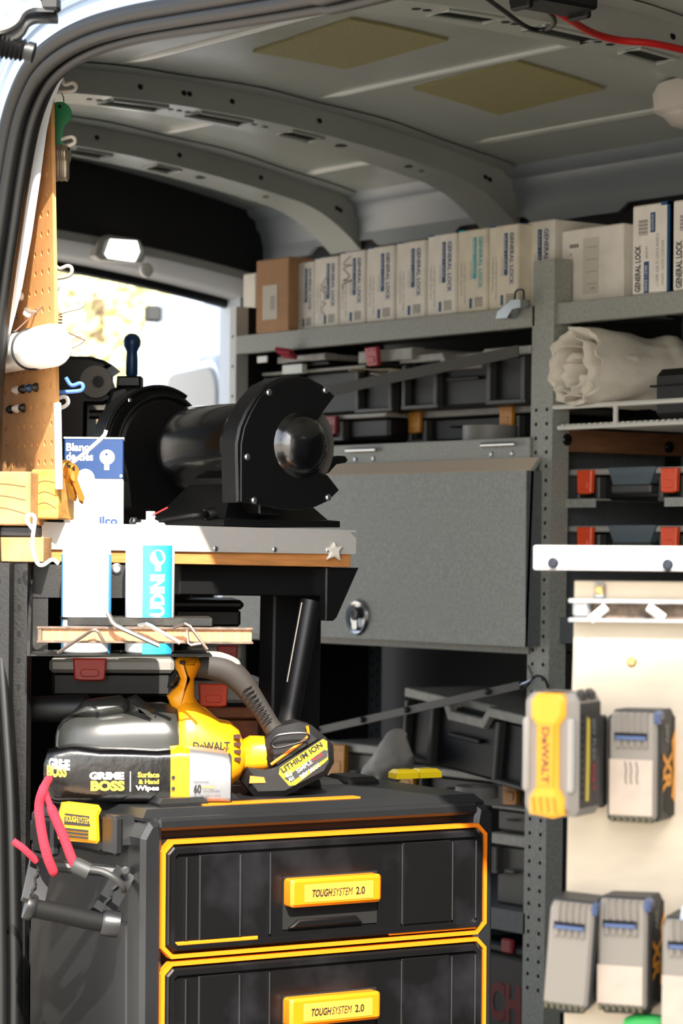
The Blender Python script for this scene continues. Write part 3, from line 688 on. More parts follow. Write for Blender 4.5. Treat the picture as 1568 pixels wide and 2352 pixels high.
# roll of grey tape in the cabinet
def tape(px0, px1, py0, py1, v, label):
    u0, u1 = ru(px0, py1, v), ru(px1, py1, v); r = (u1 - u0) / 2 * .72; z0 = rzp((px0 + px1) / 2, py1, v); z1 = rzp((px0 + px1) / 2, py0, v)
    o = MB().lathe([(r * .45, 0), (r, 0), (r, z1 - z0), (r * .45, z1 - z0), (r * .45, 0)], (0, 0, 0), (0, 0, 1), 28, (False, False)).build('tape_roll', mat('grey_tape', '7F7D78', 0.5), loc=((u0 + u1) / 2, RY + v + r, z0)); tag(o, label, 'tape')
tape(1020, 1135, 976, 1014, .008, 'grey tape roll lying behind the flip door top edge'); tape(1012, 1102, 1808, 1834, .008, 'grey tape roll in the lower bay behind the yellow chest catches')
# strap across the cases
a, c = onY(745, 900, RY - .012), onY(1190, 806, RY - .012)
o = MB().bar(a, c, .003, .020).build('strap', mat('dark_webbing', '4C4A46', 0.8, bump=0.4, bscale=900, var=0.15, vscale=300)); tag(o, 'dark webbing strap stretched diagonally across the upper cases', 'strap')
# ------------------------------------------------------------------ flip-up door cabinet
CB = Fr((0, RY - .006, 0), 0)
cab = fthing('flip_door_cabinet', 'grey steel cabinet with a flip-up door and chrome turn latch under the cases', 'cabinet', CB)
cx0 = CB.p(540, 1200)[0]; cx1 = CB.p(1214, 1200)[0]
zt = CB.p(1100, 1009)[1]; zh = CB.p(1100, 1055)[1]; zb_ = CB.p(1000, 1052 + 26)[1]; zd = CB.p(1000, 1492)[1] + .01
MB().rbox(cx0, cx1, 0.0, 0.006, zh - .004, zt, .001).build('hinge_rail', M_rack, cab)
MB().box(cx0, cx1, 0.004, 0.33, zt - .004, zt - .002).build('cabinet_top', M_rack, cab)
zl2 = CB.p(1100, 1497)[1]; zl1 = CB.p(1100, 1468)[1]
MB().rbox(cx0, CB.p(1210, 1490)[0], 0.004, 0.012, zl2, zl1 + .01, .001).build('bottom_rail', M_rack, cab)
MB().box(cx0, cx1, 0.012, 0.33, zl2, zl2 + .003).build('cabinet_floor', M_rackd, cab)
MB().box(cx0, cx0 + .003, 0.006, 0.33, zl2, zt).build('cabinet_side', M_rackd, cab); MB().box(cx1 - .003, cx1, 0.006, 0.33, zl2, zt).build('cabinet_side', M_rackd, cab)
zd0 = CB.p(1100, 1478)[1]
door_prof = [(-.004, zh), (-.024, zh - .022), (-.036, zd0), (-.030, zd0), (-.018, zh - .026), (.0, zh - .004)]
dl, dr_ = cx0 + .004, CB.p(1212, 1280, -.03)[0]
fd = MB().prism(door_prof, dl, dr_, 'x').build('flip_door', M_rack, cab, smooth=15)
MB().prism([(-.004, zh), (-.0252, zh - .022), (-.0235, zh - .0235), (-.003, zh - .0005)], dl, dr_ - .001, 'x').build('bend_strip', mat('bounce_lit_bend', 'C9B8A4', 0.55), fd)  # lighter beige stands in for sunlight bounced onto the bend
MB().box(dr_ - .002, dr_, -.034, .0, zd0, zh - .024).build('door_return', M_rackd, fd)
for px in (835, 1150):
    u = CB.p(px, 1030)[0]; hg = MB(); hg.cyl((u - .045, -.006, zh + .025), (u + .045, -.006, zh + .025), .004, seg=10); hg.build('hinge', M_steel, cab)
    for d in (-.025, .03): screw(cab, (u + d, -.0, zh + .008), (0, -1, 0), .005, M_steel, 'rivet')
u, z = CB.p(822, 1418, -.034)
lk = MB().lathe([(.0, .0), (.032, .0), (.034, .003), (.030, .007), (.025, .005), (.024, .002), (.0, .002)], (u, -.0335, z), (0, -1, 0), 28).build('turn_latch', M_steel, fd)
MB().lathe([(.012, .002), (.014, .009), (.010, .011), (.0, .009)], (u, -.0335, z + .007), (0, -1, 0), 20).build('latch_core', M_dgrey, lk)
MB().prism([(u - .008, z + .004), (u - .010, z - .018), (u - .006, z - .024), (u + .006, z - .024), (u + .010, z - .018), (u + .008, z + .004)], -.043, -.036, bev=.002).build('latch_tab', M_steel, lk)
screw(rack, RK.P(1222, 1458, -.005), (0, -1, 0), .006, mat('zinc_bolt', '8FA7AE', 0.3, 0.8), 'bolt')
# ------------------------------------------------------------------ lower bay, dark, below the cabinet
organizer(918, 1214, 1578, 1600, 1742, 'tilted black organizer case under the black bar below the cabinet', None, v=.03, tilt=6, stations=((.02, .26), (.74, .98)), lid=M_lid)
organizer(915, 1216, 1756, 1774, 1836, 'black case wedged under the tilted organizer case', mat('amber_plastic', 'D08A1E'), v=.12, dep=.2, stations=((.0, .2), (.80, .98)), dip=False)
organizer(735, 870, 1702, 1722, 1830, 'grey-fronted case with amber latch behind the blower battery', mat('amber_plastic', 'D08A1E'), v=.08, stations=((.12, .60),), ribs=False, dip=False, body=M_grey)
organizer(1128, 1216, 1852, 1858, 1912, 'grey case face in the lower bay just left of the rack post, upper one', None, v=.03, dip=False, stations=(), body=mat('case_mid_grey', '4E4C46', 0.5), ribs=False)
organizer(1126, 1216, 1914, 1940, 2080, 'grey case with pale lid in the lower bay left of the rack post, lower one', None, v=.03, dip=False, stations=((.02, .2),), body=mat('case_mid_grey', '4E4C46', 0.5), drop=.55)
# grey cloth bag
q = onY(884, 1806, RY - .03); bgm = MB(); rings = []
for k in range(14):
    t = k / 13; ring = []
    rx_ = (.030 + .022 * math.sin(math.pi * t * .9)) * (1 - .45 * t * t); cx_ = -.012 + .050 * t
    for a in range(24):
        an = 2 * math.pi * a / 24; n_ = 1 + .42 * noise.noise(Vector((math.cos(an) * 1.6, math.sin(an) * 1.6, t * 2.5))) + .14 * noise.noise(Vector((math.cos(an) * 4, math.sin(an) * 4, t * 6)))
        ring.append((cx_ + rx_ * n_ * math.cos(an), .8 * rx_ * n_ * math.sin(an), .002 + .088 * t + (.018 * math.cos(an - 2.4)) * t))
    rings.append(ring)
bgm.loft(rings); o = bgm.build('cloth_bag', mat('grey_cloth', 'B4B0A8', 0.9, bump=0.5, bscale=700), smooth=70, loc=(q.x, RY - .03, q.z)); tag(o, 'slumped light grey cloth bag beside the tilted organizer case', 'bag')
# black adjustable bar across the lower cases
a, c = onY(722, 1680, RY - .02), onY(1195, 1574, RY - .02); ba = thing('cargo_bar', 'slim black bar with small knobs stretched across the lower cases', 'bar', a, 0)
MB().bar((0, 0, 0), c - a, .006, .014).build('bar', mat('bar_black', '2A2A2B', 0.4), ba)
for s in (.02, .26, .48, .86): screw(ba, (c - a) * s + V3(0, -.004, .001), (0, -1, 0), .006, M_dgrey, 'knob', .006)
MB().tube(smoothpath([c - a, c - a + V3(.03, 0, .012), c - a + V3(.02, 0, .035)], 4), .003, 6).build('end_hook', M_steel, ba)
p = [onY(x, y, RY - .02) - a for x, y in ((1198, 1590), (1215, 1568), (1232, 1552), (1250, 1560), (1258, 1580))]
MB().tube(smoothpath(p, 4), .0022, 6).build('wire_loop', M_bsteel, ba)
# dark red lettered case at the bottom
u0, u1 = ru(1090, 2250, .02), ru(1206, 2250, .02)
o = thing('lettered_case', 'dark case with large dull red letters at the bottom left of the rack post', 'case', (u0, RY + .02, rzp(1150, 2400, .02)), 0)
hh = rzp(1150, 2190, .02) - rzp(1150, 2400, .02); MB().rbox(0, u1 - u0 , 0, .3, 0, hh, .008).build('case_body', mat('case_charcoal', '3A3532', 0.6), o)
MB().rbox(-.005, u1 - u0 + .005, -.005, .3, hh, hh + .02, .006).build('case_lid', M_case, o)
text('CH', o, (RK.p(1122, 2340, .02)[0] - u0, -.001, RK.p(1122, 2340, .02)[1] - rzp(1150, 2400, .02)), (1, 0, 0), (0, 0, 1), RK.p(1196, 2340, .02)[0] - RK.p(1122, 2340, .02)[0], .07, mat('dull_red_ink', '6E1E1A', 0.6), bold=.05)
MB().rbox(RK.p(1160, 2160, .02)[0] - u0, RK.p(1184, 2160, .02)[0] - u0, -.012, 0, hh + .004, hh + .03, .003).build('case_latch', mat('dull_red_plastic', '8E2B33'), o)

# ------------------------------------------------------------------ right bay
# rolled drop cloth
M_cloth = mat('cream_cloth', 'E8E1D2', 0.95, var=0.05, vscale=12, bump=0.45, bscale=420)
pc = onY(1316, 842, RY - .025); Rr = (onY(1316, 746, RY - .025).z - onY(1316, 938, RY - .025).z) / 2 * .97
cl = thing('drop_cloth', 'rolled cream canvas drop cloth with crumpled open end on the wire shelf', 'cloth', (pc.x, pc.y, pc.z - Rr), 84)
rings = []; NS = 56; L = .36
def cr(t, an, rad, amp):
    c_, s_ = math.cos(an), math.sin(an)
    n_ = noise.noise(Vector((c_ * 1.3, s_ * 1.3, t * 2.2))) * .12 + noise.noise(Vector((c_ * 2.6 + 5, s_ * 2.6, t * 4 + an))) * .07 * amp + noise.noise(Vector((c_ * 6, s_ * 6 + 3, t * 7))) * .03 * amp
    return rad * (1 + n_)
def ex_(an): return .030 * noise.noise(Vector((math.cos(an) * 2.4, math.sin(an) * 2.4, 7))) + .012 * noise.noise(Vector((math.cos(an) * 6, math.sin(an) * 6, 2)))
for k in range(36):
    t = k / 35; rad = Rr * (1.0 - .16 * t); ring = []
    if .50 < t < .60: rad *= 1.06
    if t > .60: rad *= .93
    for a in range(NS):
        an = 2 * math.pi * a / NS; r_ = cr(t * 1.6, an, rad, 1.0)
        ring.append((L * t + ex_(an) * max(0, 1 - t * 4), r_ * math.cos(an), Rr + r_ * math.sin(an) * .97 - Rr * .16 * t))
    rings.append(ring)
inner = []
for k in range(9):
    t = k / 8; ring = []
    for a in range(NS):
        an = 2 * math.pi * a / NS; f_ = .95 - .28 * t + .45 * t * noise.noise(Vector((math.cos(an) * 1.8 + 2, math.sin(an) * 1.8, 3))); r_ = cr(0, an, Rr * f_, 1.0)
        ring.append((ex_(an) * (1 - t) + .09 * t * t, r_ * math.cos(an), Rr + r_ * math.sin(an) * .97))
    inner.append(ring)
b = MB(); b.loft(list(reversed(inner)) + rings, (True, True)); b.build('outer_wrap', M_cloth, cl, smooth=80)
for q, (rf, ph, ln, na) in enumerate(((.80, 1.9, -.010, 34), (.60, 3.4, -.016, 30), (.40, 4.6, -.004, 26))):
    rr = []
    for k in range(5):
        t = k / 4; rr.append([(ln + .016 * noise.noise(Vector((a * .35, q * 3, 1))) + .08 * t, Rr * rf * (1 + .30 * noise.noise(Vector((a * .22, q, t)))) * math.cos(ph + a * .15), Rr * (.97 - .05 * q) + Rr * rf * (1 + .30 * noise.noise(Vector((a * .25, q + 4, t)))) * math.sin(ph + a * .15)) for a in range(na)])
    o = MB().loft(rr, (False, False), False).build('inner_fold', M_cloth, cl, smooth=80); s_ = o.modifiers.new('thick', 'SOLIDIFY'); s_.thickness = .002
# wire shelf
ws = thing('wire_shelf', 'white coated wire shelf carrying the drop cloth', 'shelf', (0, RY, 0), 0); WM = mat('white_wire', 'D5D3CA', 0.4)
xa, xb = ru(1283, 985), ru(1690, 985); za, zb2 = rzp(1410, 928, 0), rzp(1410, 977, 0)
MB().cyl((ru(1272, 930), 0, za), (xb, 0, za), .0045, seg=8).build('front_rail', WM, ws); MB().cyl((xa, 0, zb2), (xb, 0, zb2), .0045, seg=8).build('lower_rail', WM, ws)
MB().cyl((ru(1414, 950), 0, zb2), (ru(1414, 950), 0, za), .0045, seg=8).build('upright_wire', WM, ws)
MB().cyl((xa, .33, zb2), (xb, .33, zb2), .004, seg=8).build('back_rail', WM, ws)
wm = None; k = 0; x = xa + .01
while x < xb:
    if wm is None: wo_ = MB().cyl((0, -.002, 0), (0, .33, 0), .0024, seg=6).build('wire', WM, ws); wm = wo_.data
    else: wo_ = bpy.data.objects.new('wire', wm); COL.objects.link(wo_); wo_.parent = ws
    wo_.location = (x, 0, zb2 + .004); x += .0135
# dark box and grey block on the shelf
q = ru(1516, 880, .02)
o = thing('black_case', 'black rounded case end at the right edge in front of the drop cloth', 'case', (q, RY + .0, zb2 + .005), 0)
MB().rbox(0, .22, 0, .07, 0, rzp(1530, 846) - zb2 - .005, .012).build('shell', M_case, o); MB().rbox(-.004, .22, -.003, .072, rzp(1530, 895) - zb2, rzp(1530, 890) - zb2, .002).build('seam', M_bpl, o)
o = thing('grey_carton', 'speckled grey block on the wire shelf below the black case', 'box', (ru(1505, 960, .1), RY + .09, zb2 + .005), 0) if False else None
# wooden brace along the side of the bay with bolts
M_brace = mat('brown_brace_wood', '7A5235', 0.7, var=0.18, vscale=14, stretch=(1, 1, 8))
xw = ru(1270, 1010); br = thing('wood_brace', 'brown wooden brace with black dome bolts under the wire shelf', 'brace', (xw, RY, 0), 0)
z1, z2 = rzp(1270, 984), rzp(1270, 1036)
MB().rbox(-.018, 0, 0.0, .38, z2, z1, .001).build('plank', M_brace, br)
def onXl(px, py, X): return onX(px, py, X)
for px, py in ((1300, 1010), (1535, 1027)):
    p = onX(px, py, xw); MB().lathe([(.011, 0), (.0105, .003), (.007, .0065), (.0005, .008)], (0, p.y - RY, p.z), (1, 0, 0), 16).build('dome_bolt', mat('black_bolt', '0B0C0E', 0.2), br)
# organizers with orange latches on angle ledges
M_clear = mat('smoky_clear', '5C6A72', 0.15, alpha=0.75)
for (yl, yt, yb, lb) in ((1078, 1092, 1150, 'clear-lidded organizer with two orange latches, upper one right of the post'), (1208, 1222, 1285, 'clear-lidded organizer with two orange latches, lower one right of the post')):
    t = organizer(1302, 1640, yl, yt, yb, lb, M_orr, v=.05, lid=M_lgrey, stations=((.07, .24), (.645, .82)), group='orange-latched organizers', ribs=True, drop=.0, dip=False)
    u0_, u1_ = ru(1302, yl, .05), ru(1640, yl, .05); w_ = u1_ - u0_; hh = rzp(1322, yl, .05) - rzp(1322, yb, .05)
    MB().prism([(w_ * .30, hh + .001), (w_ * .34, hh - .028), (w_ * .59, hh - .028), (w_ * .63, hh + .001)], -.004, .02).build('clear_window', M_clear, t)
    MB().rbox(w_ * .33, w_ * .60, -.007, .02, hh - .044, hh - .028, .003).build('handle', M_rib, t)
for k, (py0, py1) in enumerate(((1146, 1166), (1281, 1300))):
    z1, z2 = rzp(1310, py0, .03), rzp(1310, py1, .03)
    for a, c in ((1284, 1366), (1525, 1620)):
        b = MB(); b.box(ru(a, py0, .03), ru(c, py0, .03), .03, .033, z2, z1); b.box(ru(a, py0, .03), ru(c, py0, .03), .033, .34, z1 - .003, z1); b.build('ledge', M_rack, rack)
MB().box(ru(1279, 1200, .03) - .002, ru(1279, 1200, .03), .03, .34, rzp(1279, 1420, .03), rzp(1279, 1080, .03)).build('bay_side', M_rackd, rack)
# ================================================================== drawer tool chest at the door
TD = RA + 30.5
q = at(330, HY, 3.28); TB = Fr(q, TD, 0.0)
M_tb = mat('chest_black', '131415', 0.36, bump=0.10, bscale=1200, col2='1E1F21', vscale=3)
M_tbf = mat('drawer_black', '26262A', 0.36, bump=0.08, bscale=1000, col2='0A0A0B', vscale=9, thr=(.5, .82))
M_tborg = mat('chest_orange', 'DC7410', 0.42)
chest = fthing('drawer_chest', 'black stackable drawer chest with orange-framed drawers standing at the door', 'tool chest', TB)
TW = TB.p(1118, 2100)[0]; TDp = 0.34
zt = TB.p(330, 1888)[1]; zf = zt + .004
def ringm(poly, wd, lo, hi):
    inn = inset(poly, wd); n = len(poly); m = MB()
    vs = [(a, lo, c) for a, c in poly] + [(a, lo, c) for a, c in inn] + [(a, hi, c) for a, c in poly] + [(a, hi, c) for a, c in inn]; fs = []
    for i in range(n):
        j = (i + 1) % n; fs += [(i, j, n + j, n + i), (2 * n + i, 2 * n + j, j, i), (n + i, n + j, 3 * n + j, 3 * n + i), (2 * n + i, 3 * n + i, 3 * n + j, 2 * n + j)]
    return m.add(vs, fs)
# carcass: bevelled body with corner posts
pf = [(0.004, 0.03), (TW - .004, 0.03), (TW, 0.04), (TW, zt - .02), (TW - .012, zt + .006), (0.02, zt + .006), (0.0, zt - .02), (0, 0.04)]
MB().prism(pf, 0.010, TDp, bev=.006).build('carcass', M_tb, chest, smooth=20)
for s in (0, 1):
    x0 = (-.004, .026) if s == 0 else (TW - .026, TW + .004)
    MB().prism([(x0[0], 0.03), (x0[1], 0.03), (x0[1], zt - .012), (x0[1] - .004 if s == 0 else x0[1] - .01, zt), (x0[0] + .012 if s == 0 else x0[0] + .004, zt), (x0[0], zt - .02)], -.010, .03, bev=.006).build('corner_post', M_tb, chest, smooth=20)
MB().rbox(0.02, TW - .02, -.008, .02, zt - .012, zt + .004, .004).build('top_rail', M_tb, chest)
lid_z = zt + .014
ld = MB().prism([(.004, .004), (TW - .004, .004), (TW - .004, TDp - .004), (.004, TDp - .004)], zt, lid_z, 'z', bevhi=.010).build('lid', M_tb, chest, smooth=20)
for a, c, d0, d1 in ((.04, .11, .03, .10), (.14, .17, .06, .10), (.30, .40, .18, .26), (.42, .47, .20, .28)):
    MB().prism([(a, d0), (c, d0), (c + .01, d1), (a + .01, d1)], lid_z - .001, lid_z + .010, 'z', bevhi=.006).build('lid_ridge', M_bpl, ld)
MB().prism([(.10, .025), (.335, .025), (.335, .045), (.10, .045)], lid_z - .001, lid_z + .002, 'z').build('lid_label', M_tborg, ld)
for k, px in enumerate((925, 975)):
    u = TB.p(px, 1820, .27)[0]; MB().prism([(u - .020, .255), (u + .020, .255), (u + .016, .285), (u - .016, .285)], lid_z - .001, lid_z + .012, 'z', bevhi=.005).build('lid_catch', mat('bright_yellow', 'F2D21A', 0.4), ld)
# drawers
DRP = .1535
for k in range(4):
    dz = -k * DRP
    P = lambda a, c: (TB.p(a, c)[0], TB.p(a, c)[1] + dz)
    L0, R0 = TB.p(361, 2050)[0], TB.p(1106, 2000)[0]; zt1 = TB.p(383, 1928)[1] + dz; zb1 = zt1 - DRP + .004; ch = .014
    if zb1 < 0.04: break
    oc = [(L0 + ch, zb1), (R0 - ch, zb1), (R0, zb1 + ch), (R0, zt1 - ch), (R0 - ch, zt1), (L0 + ch, zt1), (L0, zt1 - ch), (L0, zb1 + ch)]
    d = MB().prism(inset(oc, .006), -.012, .03, bev=.005).build('drawer', M_tbf, chest, smooth=20)
    ringm(oc, .0052, -.013, .0).build('orange_trim', M_tborg, d)
    ringm(inset(oc, .011), .006, -.017, -.008).build('drawer_rim', M_tbf, d, smooth=20)
    for px, wd in ((417, .004), (540, .004), (608, .003), (910, .003), (1025, .003), (1080, .005)):
        u = TB.p(px, 2050)[0]; MB().prism([(u - wd / 2, zb1 + .022), (u + wd / 2, zb1 + .022), (u + wd / 2, zt1 - .022), (u - wd / 2, zt1 - .022)], -.0165, -.010, bev=.0012).build('rib', M_tbf, d, smooth=20)
    for a, c in ((446, 540), (912, 1020)):
        MB().prism([(TB.p(a, 2050)[0], zb1 + .02), (TB.p(c, 2050)[0], zb1 + .02), (TB.p(c, 2050)[0], zt1 - .02), (TB.p(a, 2050)[0], zt1 - .02)], -.0145, -.010, bev=.0015).build('face_step', M_tbf, d)
    # bottom trim widens at the left, as the frames of two drawers meet
    h0, h1 = TB.p(640, 2040)[0], TB.p(847, 2040)[0]; hz0 = zt1 - (TB.p(383, 1928)[1] - TB.p(640, 2079)[1]); hz1 = hz0 + .0365
    MB().box(h0 - .001, h1 + .004, -.014, -.011, hz0 - .030, hz1 + .002).build('handle_recess', M_hole, d)
    MB().prism([(h0 + .006, hz0 - .028), (h1 - .02, hz0 - .028), (h1 - .03, hz0 - .018), (h0 + .02, hz0 - .018)], -.020, -.011, bev=.002).build('recess_lip', M_tbf, d)
    hd = MB().prism(rrect(h0, h1, hz0, hz1, .005, 3), -.034, -.012, bev=.004).build('handle', M_org, d, smooth=25)
    wl_, hl_ = h1 - h0, hz1 - hz0
    MB().prism(rrect(h0 + wl_ * .14, h1 - wl_ * .10, hz0 + hl_ * .16, hz1 - hl_ * .2, .002, 2), -.0348, -.033, bev=.0005).build('handle_label', mat('label_amber', 'DC8A38', 0.35), d)
    text('TOUGH', d, (h0 + wl_ * .22, -.0353, hz0 + hl_ * .34), (1, 0, 0), (0, 0, 1), wl_ * .22, hl_ * .27, M_ink, bold=.03, shear=.25)
    text('SYSTEM', d, (h0 + wl_ * .445, -.0353, hz0 + hl_ * .34), (1, 0, 0), (0, 0, 1), wl_ * .22, hl_ * .27, M_ink, shear=.25)
    text('2.0', d, (h0 + wl_ * .70, -.0353, hz0 + hl_ * .34), (1, 0, 0), (0, 0, 1), wl_ * .10, hl_ * .27, M_ink, bold=.02)
# wide orange strip pieces where the two drawer frames meet
for a, c, y_ in ((390, 580, 2164), (882, 1080, 2134)):
    u0, z0 = TB.p(a, y_ + 8); u1, _ = TB.p(c, y_); MB().prism([(u0, z0 - .002), (u1, z0 - .002), (u1, z0 + .006), (u0, z0 + .006)], -.015, .0, bev=.001).build('drawer_edge', M_tborg, chest)
# left side: recessed panel, top skirt, yellow latch, fold-down carry handle
SD = Fr(TB.o, TD - 90)                    # local x runs along the chest's side from back to front, local y into the chest
SD = Fr(TB.o + TB.y * 0.0, TD - 90)
def sp_(px, py, v=0.0): u, z = SD.p(px, py, v); return (v, -u, z)    # chest coordinates of a point on the side (x=v, y=-u)
pan = [SD.p(a, c) for a, c in ((98, 2110), (112, 2085), (300, 2120), (300, 2352), (296, 2420), (120, 2400), (100, 2310))]
MB().prism([(-a, c) for a, c in pan], -.006, .004, 'x', bev=.004).build('side_panel', M_tb, chest)
sk = [SD.p(a, c) for a, c in ((62, 1915), (70, 1888), (230, 1860), (300, 1872), (306, 1940), (270, 1962), (220, 1950), (70, 1932))]
MB().prism([(-a, c) for a, c in sk], -.026, .006, 'x', bev=.006).build('side_skirt', M_tb, chest)
for a, c in ((85, 130), (245, 275)):
    p = [SD.p(a, 1905, -.026), SD.p(c, 1905, -.026)]; MB().rbox(-.034, -.02, -p[1][0], -p[0][0], p[0][1] - .03, p[0][1] + .02, .004).build('skirt_rib', M_tb, chest)
# latch (faces left/front)
LT = Fr(at(185, 1892, 3.31), RA + 8); u = lambda a, c, v=0: TB.loc(LT.o + LT.x * LT.p(a, c, v)[0] + LT.y * v + UP * LT.p(a, c, v)[1])
def chestpoly(fr, pts, lo, hi, bev=0):   # polygon on frame fr -> chest space mesh
    m = MB(); m.prism(fr.poly(pts), lo, hi, bev=bev)
    return m.map(lambda q: Vector(TB.loc(fr.o + fr.x * q.x + fr.y * q.y + UP * q.z)))
lt = chestpoly(LT, [(133, 1925), (136, 1868), (142, 1846), (160, 1844), (228, 1852), (232, 1858), (226, 1872), (228, 1928), (222, 1936), (205, 1934), (140, 1928)], -.014, .02, .004).build('side_latch', mat('latch_yellow', 'E09A10', 0.4), chest)
chestpoly(LT, [(146, 1890), (148, 1865), (204, 1872), (206, 1895)], -.0155, -.012).build('latch_plate', M_ink, lt)
fnm = lambda a0, c0, w_, h_: (lambda a, b: Vector(TB.loc(LT.o + LT.x * (LT.p(a0, c0)[0] + a) + LT.y * -.0162 + UP * (LT.p(a0, c0)[1] + b - a * .09))))
text('TOUGH', lt, (0, 0, 0), (1, 0, 0), (0, 0, 1), .016, .008, mat('latch_yellow', 'E09A10'), bold=.03, fn=fnm(148, 1884, 0, 0)); text('SYSTEM', lt, (0, 0, 0), (1, 0, 0), (0, 0, 1), .0155, .008, mat('latch_yellow', 'E09A10'), fn=fnm(176, 1887.5, 0, 0))
for yy in (1902, 1910, 1918): chestpoly(LT, [(147, yy), (147, yy - 4), (202, yy + 2), (202, yy + 6)], -.0165, -.012).build('latch_rib', M_ink, lt)
# handle
HN = Fr(at(170, 2060, 3.25), RA + 12)
hp = lambda a, c, v=0: Vector(TB.loc(HN.o + HN.x * HN.p(a, c, v)[0] + HN.y * v + UP * HN.p(a, c, v)[1]))
hd = MB().tube([hp(78, 2085), hp(140, 2098), hp(200, 2112), hp(232, 2118)], .0125, 12).build('handle_grip', mat('grip_black', '0B0B0B', 0.75, spec=0.25), chest, smooth=60)
lathe_c = hp(232, 2118); ax = hp(262, 2122) - hp(232, 2118)
MB().lathe([(.015, 0), (.017, .004), (.017, .022), (.011, .022), (.010, .004), (.0005, .004)], lathe_c, ax, 20).build('grip_end', M_tb, hd)
MB().lathe([(.015, 0), (.017, .004), (.016, .012), (.0005, .012)], hp(80, 2086), hp(60, 2080) - hp(80, 2086), 20).build('grip_end', M_tb, hd)
for (a0, c0), (a1, c1), vv in (((75, 2072), (95, 1975), .03), ((232, 2100), (285, 2002), .03)):
    p0, p1 = hp(a0, c0), hp(a1, c1, vv); arm = MB(); n_ = (p1 - p0).normalized(); s_ = Vector((1, 0, 0)).cross(n_).normalized()
    arm.bar(p0, p1, .028, .012, up=(0.3, 1, 0)); arm.build('handle_arm', M_tb, chest)
    for k in range(5):
        a = p0.lerp(p1, .15 + k * .15); c = p0.lerp(p1, .15 + (k + 1) * .15); sg = .012 if k % 2 else -.012
        ar = MB().bar(a + V3(-.008, -.012 + sg * .3, 0), c + V3(-.008, -.012 - sg * .3, 0), .003, .003).build('arm_truss', M_tb, chest)
MB().cyl(hp(90, 1985, .03), hp(290, 2004, .03), .008, seg=10).build('hinge_bar', M_tb, chest); screw(chest, hp(288, 2000, .01), (-.3, -1, 0), .006, M_dgrey, 'pivot')
# support under the chest
struct(MB().box(0, TW, 0.01, TDp, 0, .03).map(lambda q: TB.o + TB.x * q.x + TB.y * q.y + UP * q.z).build('trim_9', M_blk))
# ------------------------------------------------------------------ red bungee on the handle
M_bung = mat('red_bungee', 'A41E32', 0.9, bump=0.6, bscale=500)
ST_ = Fr(at(130, 1900, 3.22), RA); B = lambda a, c, v=0.0: ST_.o + ST_.x * ST_.p(a, c, v)[0] + ST_.y * v + UP * ST_.p(a, c, v)[1]
o0 = B(110, 1810); bg_ = thing('bungee_strap', 'fuzzy red bungee cords with a black hook tied to the chest handle', 'bungee cord', o0, 0)
MB().tube(smoothpath([B(112, 1790, .04) - o0, B(100, 1812, .0) - o0, B(90, 1850, 0) - o0, B(95, 1905, 0) - o0, B(108, 1965, 0) - o0, B(126, 2010, .01) - o0], 5), [.0055] * 5 + [.0062] * 20 + [.004], 10).build('cord', M_bung, bg_, smooth=80)
MB().tube(smoothpath([B(100, 1808, .0) - o0, B(118, 1858, 0) - o0, B(145, 1920, 0) - o0, B(166, 1975, 0) - o0, B(182, 2000, 0) - o0], 5), [.004] * 5 + [.0062] * 16, 10).build('cord', M_bung, bg_, smooth=80)
MB().tube(smoothpath([B(30, 1932, .02) - o0, B(55, 1950, .02) - o0, B(84, 1978, .03) - o0], 5), .0045, 8).build('cord', M_bung, bg_, smooth=80)
MB().lathe([(.009, 0), (.0105, .003), (.0105, .022), (.007, .022), (.006, .004), (.0005, .004)], B(168, 1985) - o0, B(222, 2010) - B(168, 1985), 16).build('hook_socket', M_dgrey, bg_)
MB().tube(smoothpath([B(200, 1996, -.004) - o0, B(235, 2002, -.006) - o0, B(262, 2016, -.006) - o0, B(282, 2036, 0) - o0, B(284, 2046, .012) - o0], 5), .0042, 8).build('hook_wire', M_dgrey, bg_)

# ================================================================== wipes pack on the chest
zc_ = lid_z + .001
WP = Fr(at(320, 1856, 3.36), RA + 5, zc_)
wp = fthing('wipes_pack', 'black, yellow and silver packet of hand wipes lying on the chest', 'wipes pack', WP)
M_film = mat('black_film', '0A0A0B', 0.18, bump=0.35, bscale=45); M_filmy = mat('yellow_film', 'DDA60E', 0.3, bump=0.3, bscale=45); M_films = mat('silver_film', '8E8F92', 0.38, 0.6, bump=0.25, bscale=40)
def wring(px, yt, yb, dp, sk=0.0):
    u, z1 = WP.p(px, yt); _, z0 = WP.p(px, yb); z0 = max(z0, .0005); n = 28; ring = []
    for k in range(n):
        a = 2 * math.pi * k / n; ca, sa = math.cos(a), math.sin(a); e = .28
        x_ = abs(ca) ** e * (1 if ca > 0 else -1); y_ = abs(sa) ** e * (1 if sa > 0 else -1)
        w_ = .0018 * noise.noise(Vector((px * .03, x_ * 3, y_ * 3)))
        ring.append((u + sk * y_, dp * (1 + x_) / 2 * 1.0 + w_, z0 + (z1 - z0) * (1 + y_) / 2 + w_ * (1 if y_ > 0 else 0)))
    return ring
segs = [((100, 1752, 1812), (108, 1730, 1836), (128, 1724, 1845), (160, 1716, 1848), (176, 1717, 1853), (230, 1722, 1853), (300, 1723, 1854), (360, 1726, 1854), (392, 1723, 1854)),
        ((392, 1723, 1854), (412, 1719, 1854), (436, 1722, 1855)), ((436, 1722, 1855), (470, 1726, 1856), (505, 1731, 1857), (524, 1735, 1857), (530, 1742, 1855))]
for sg_, mm, nm in zip(segs, (M_film, M_filmy, M_films), ('black_wrap', 'yellow_band', 'silver_wrap')):
    MB().loft([wring(a, b_, c, .085) for a, b_, c in sg_]).build(nm, mm, wp, smooth=75)
u_, z_ = WP.p(533, 1800)
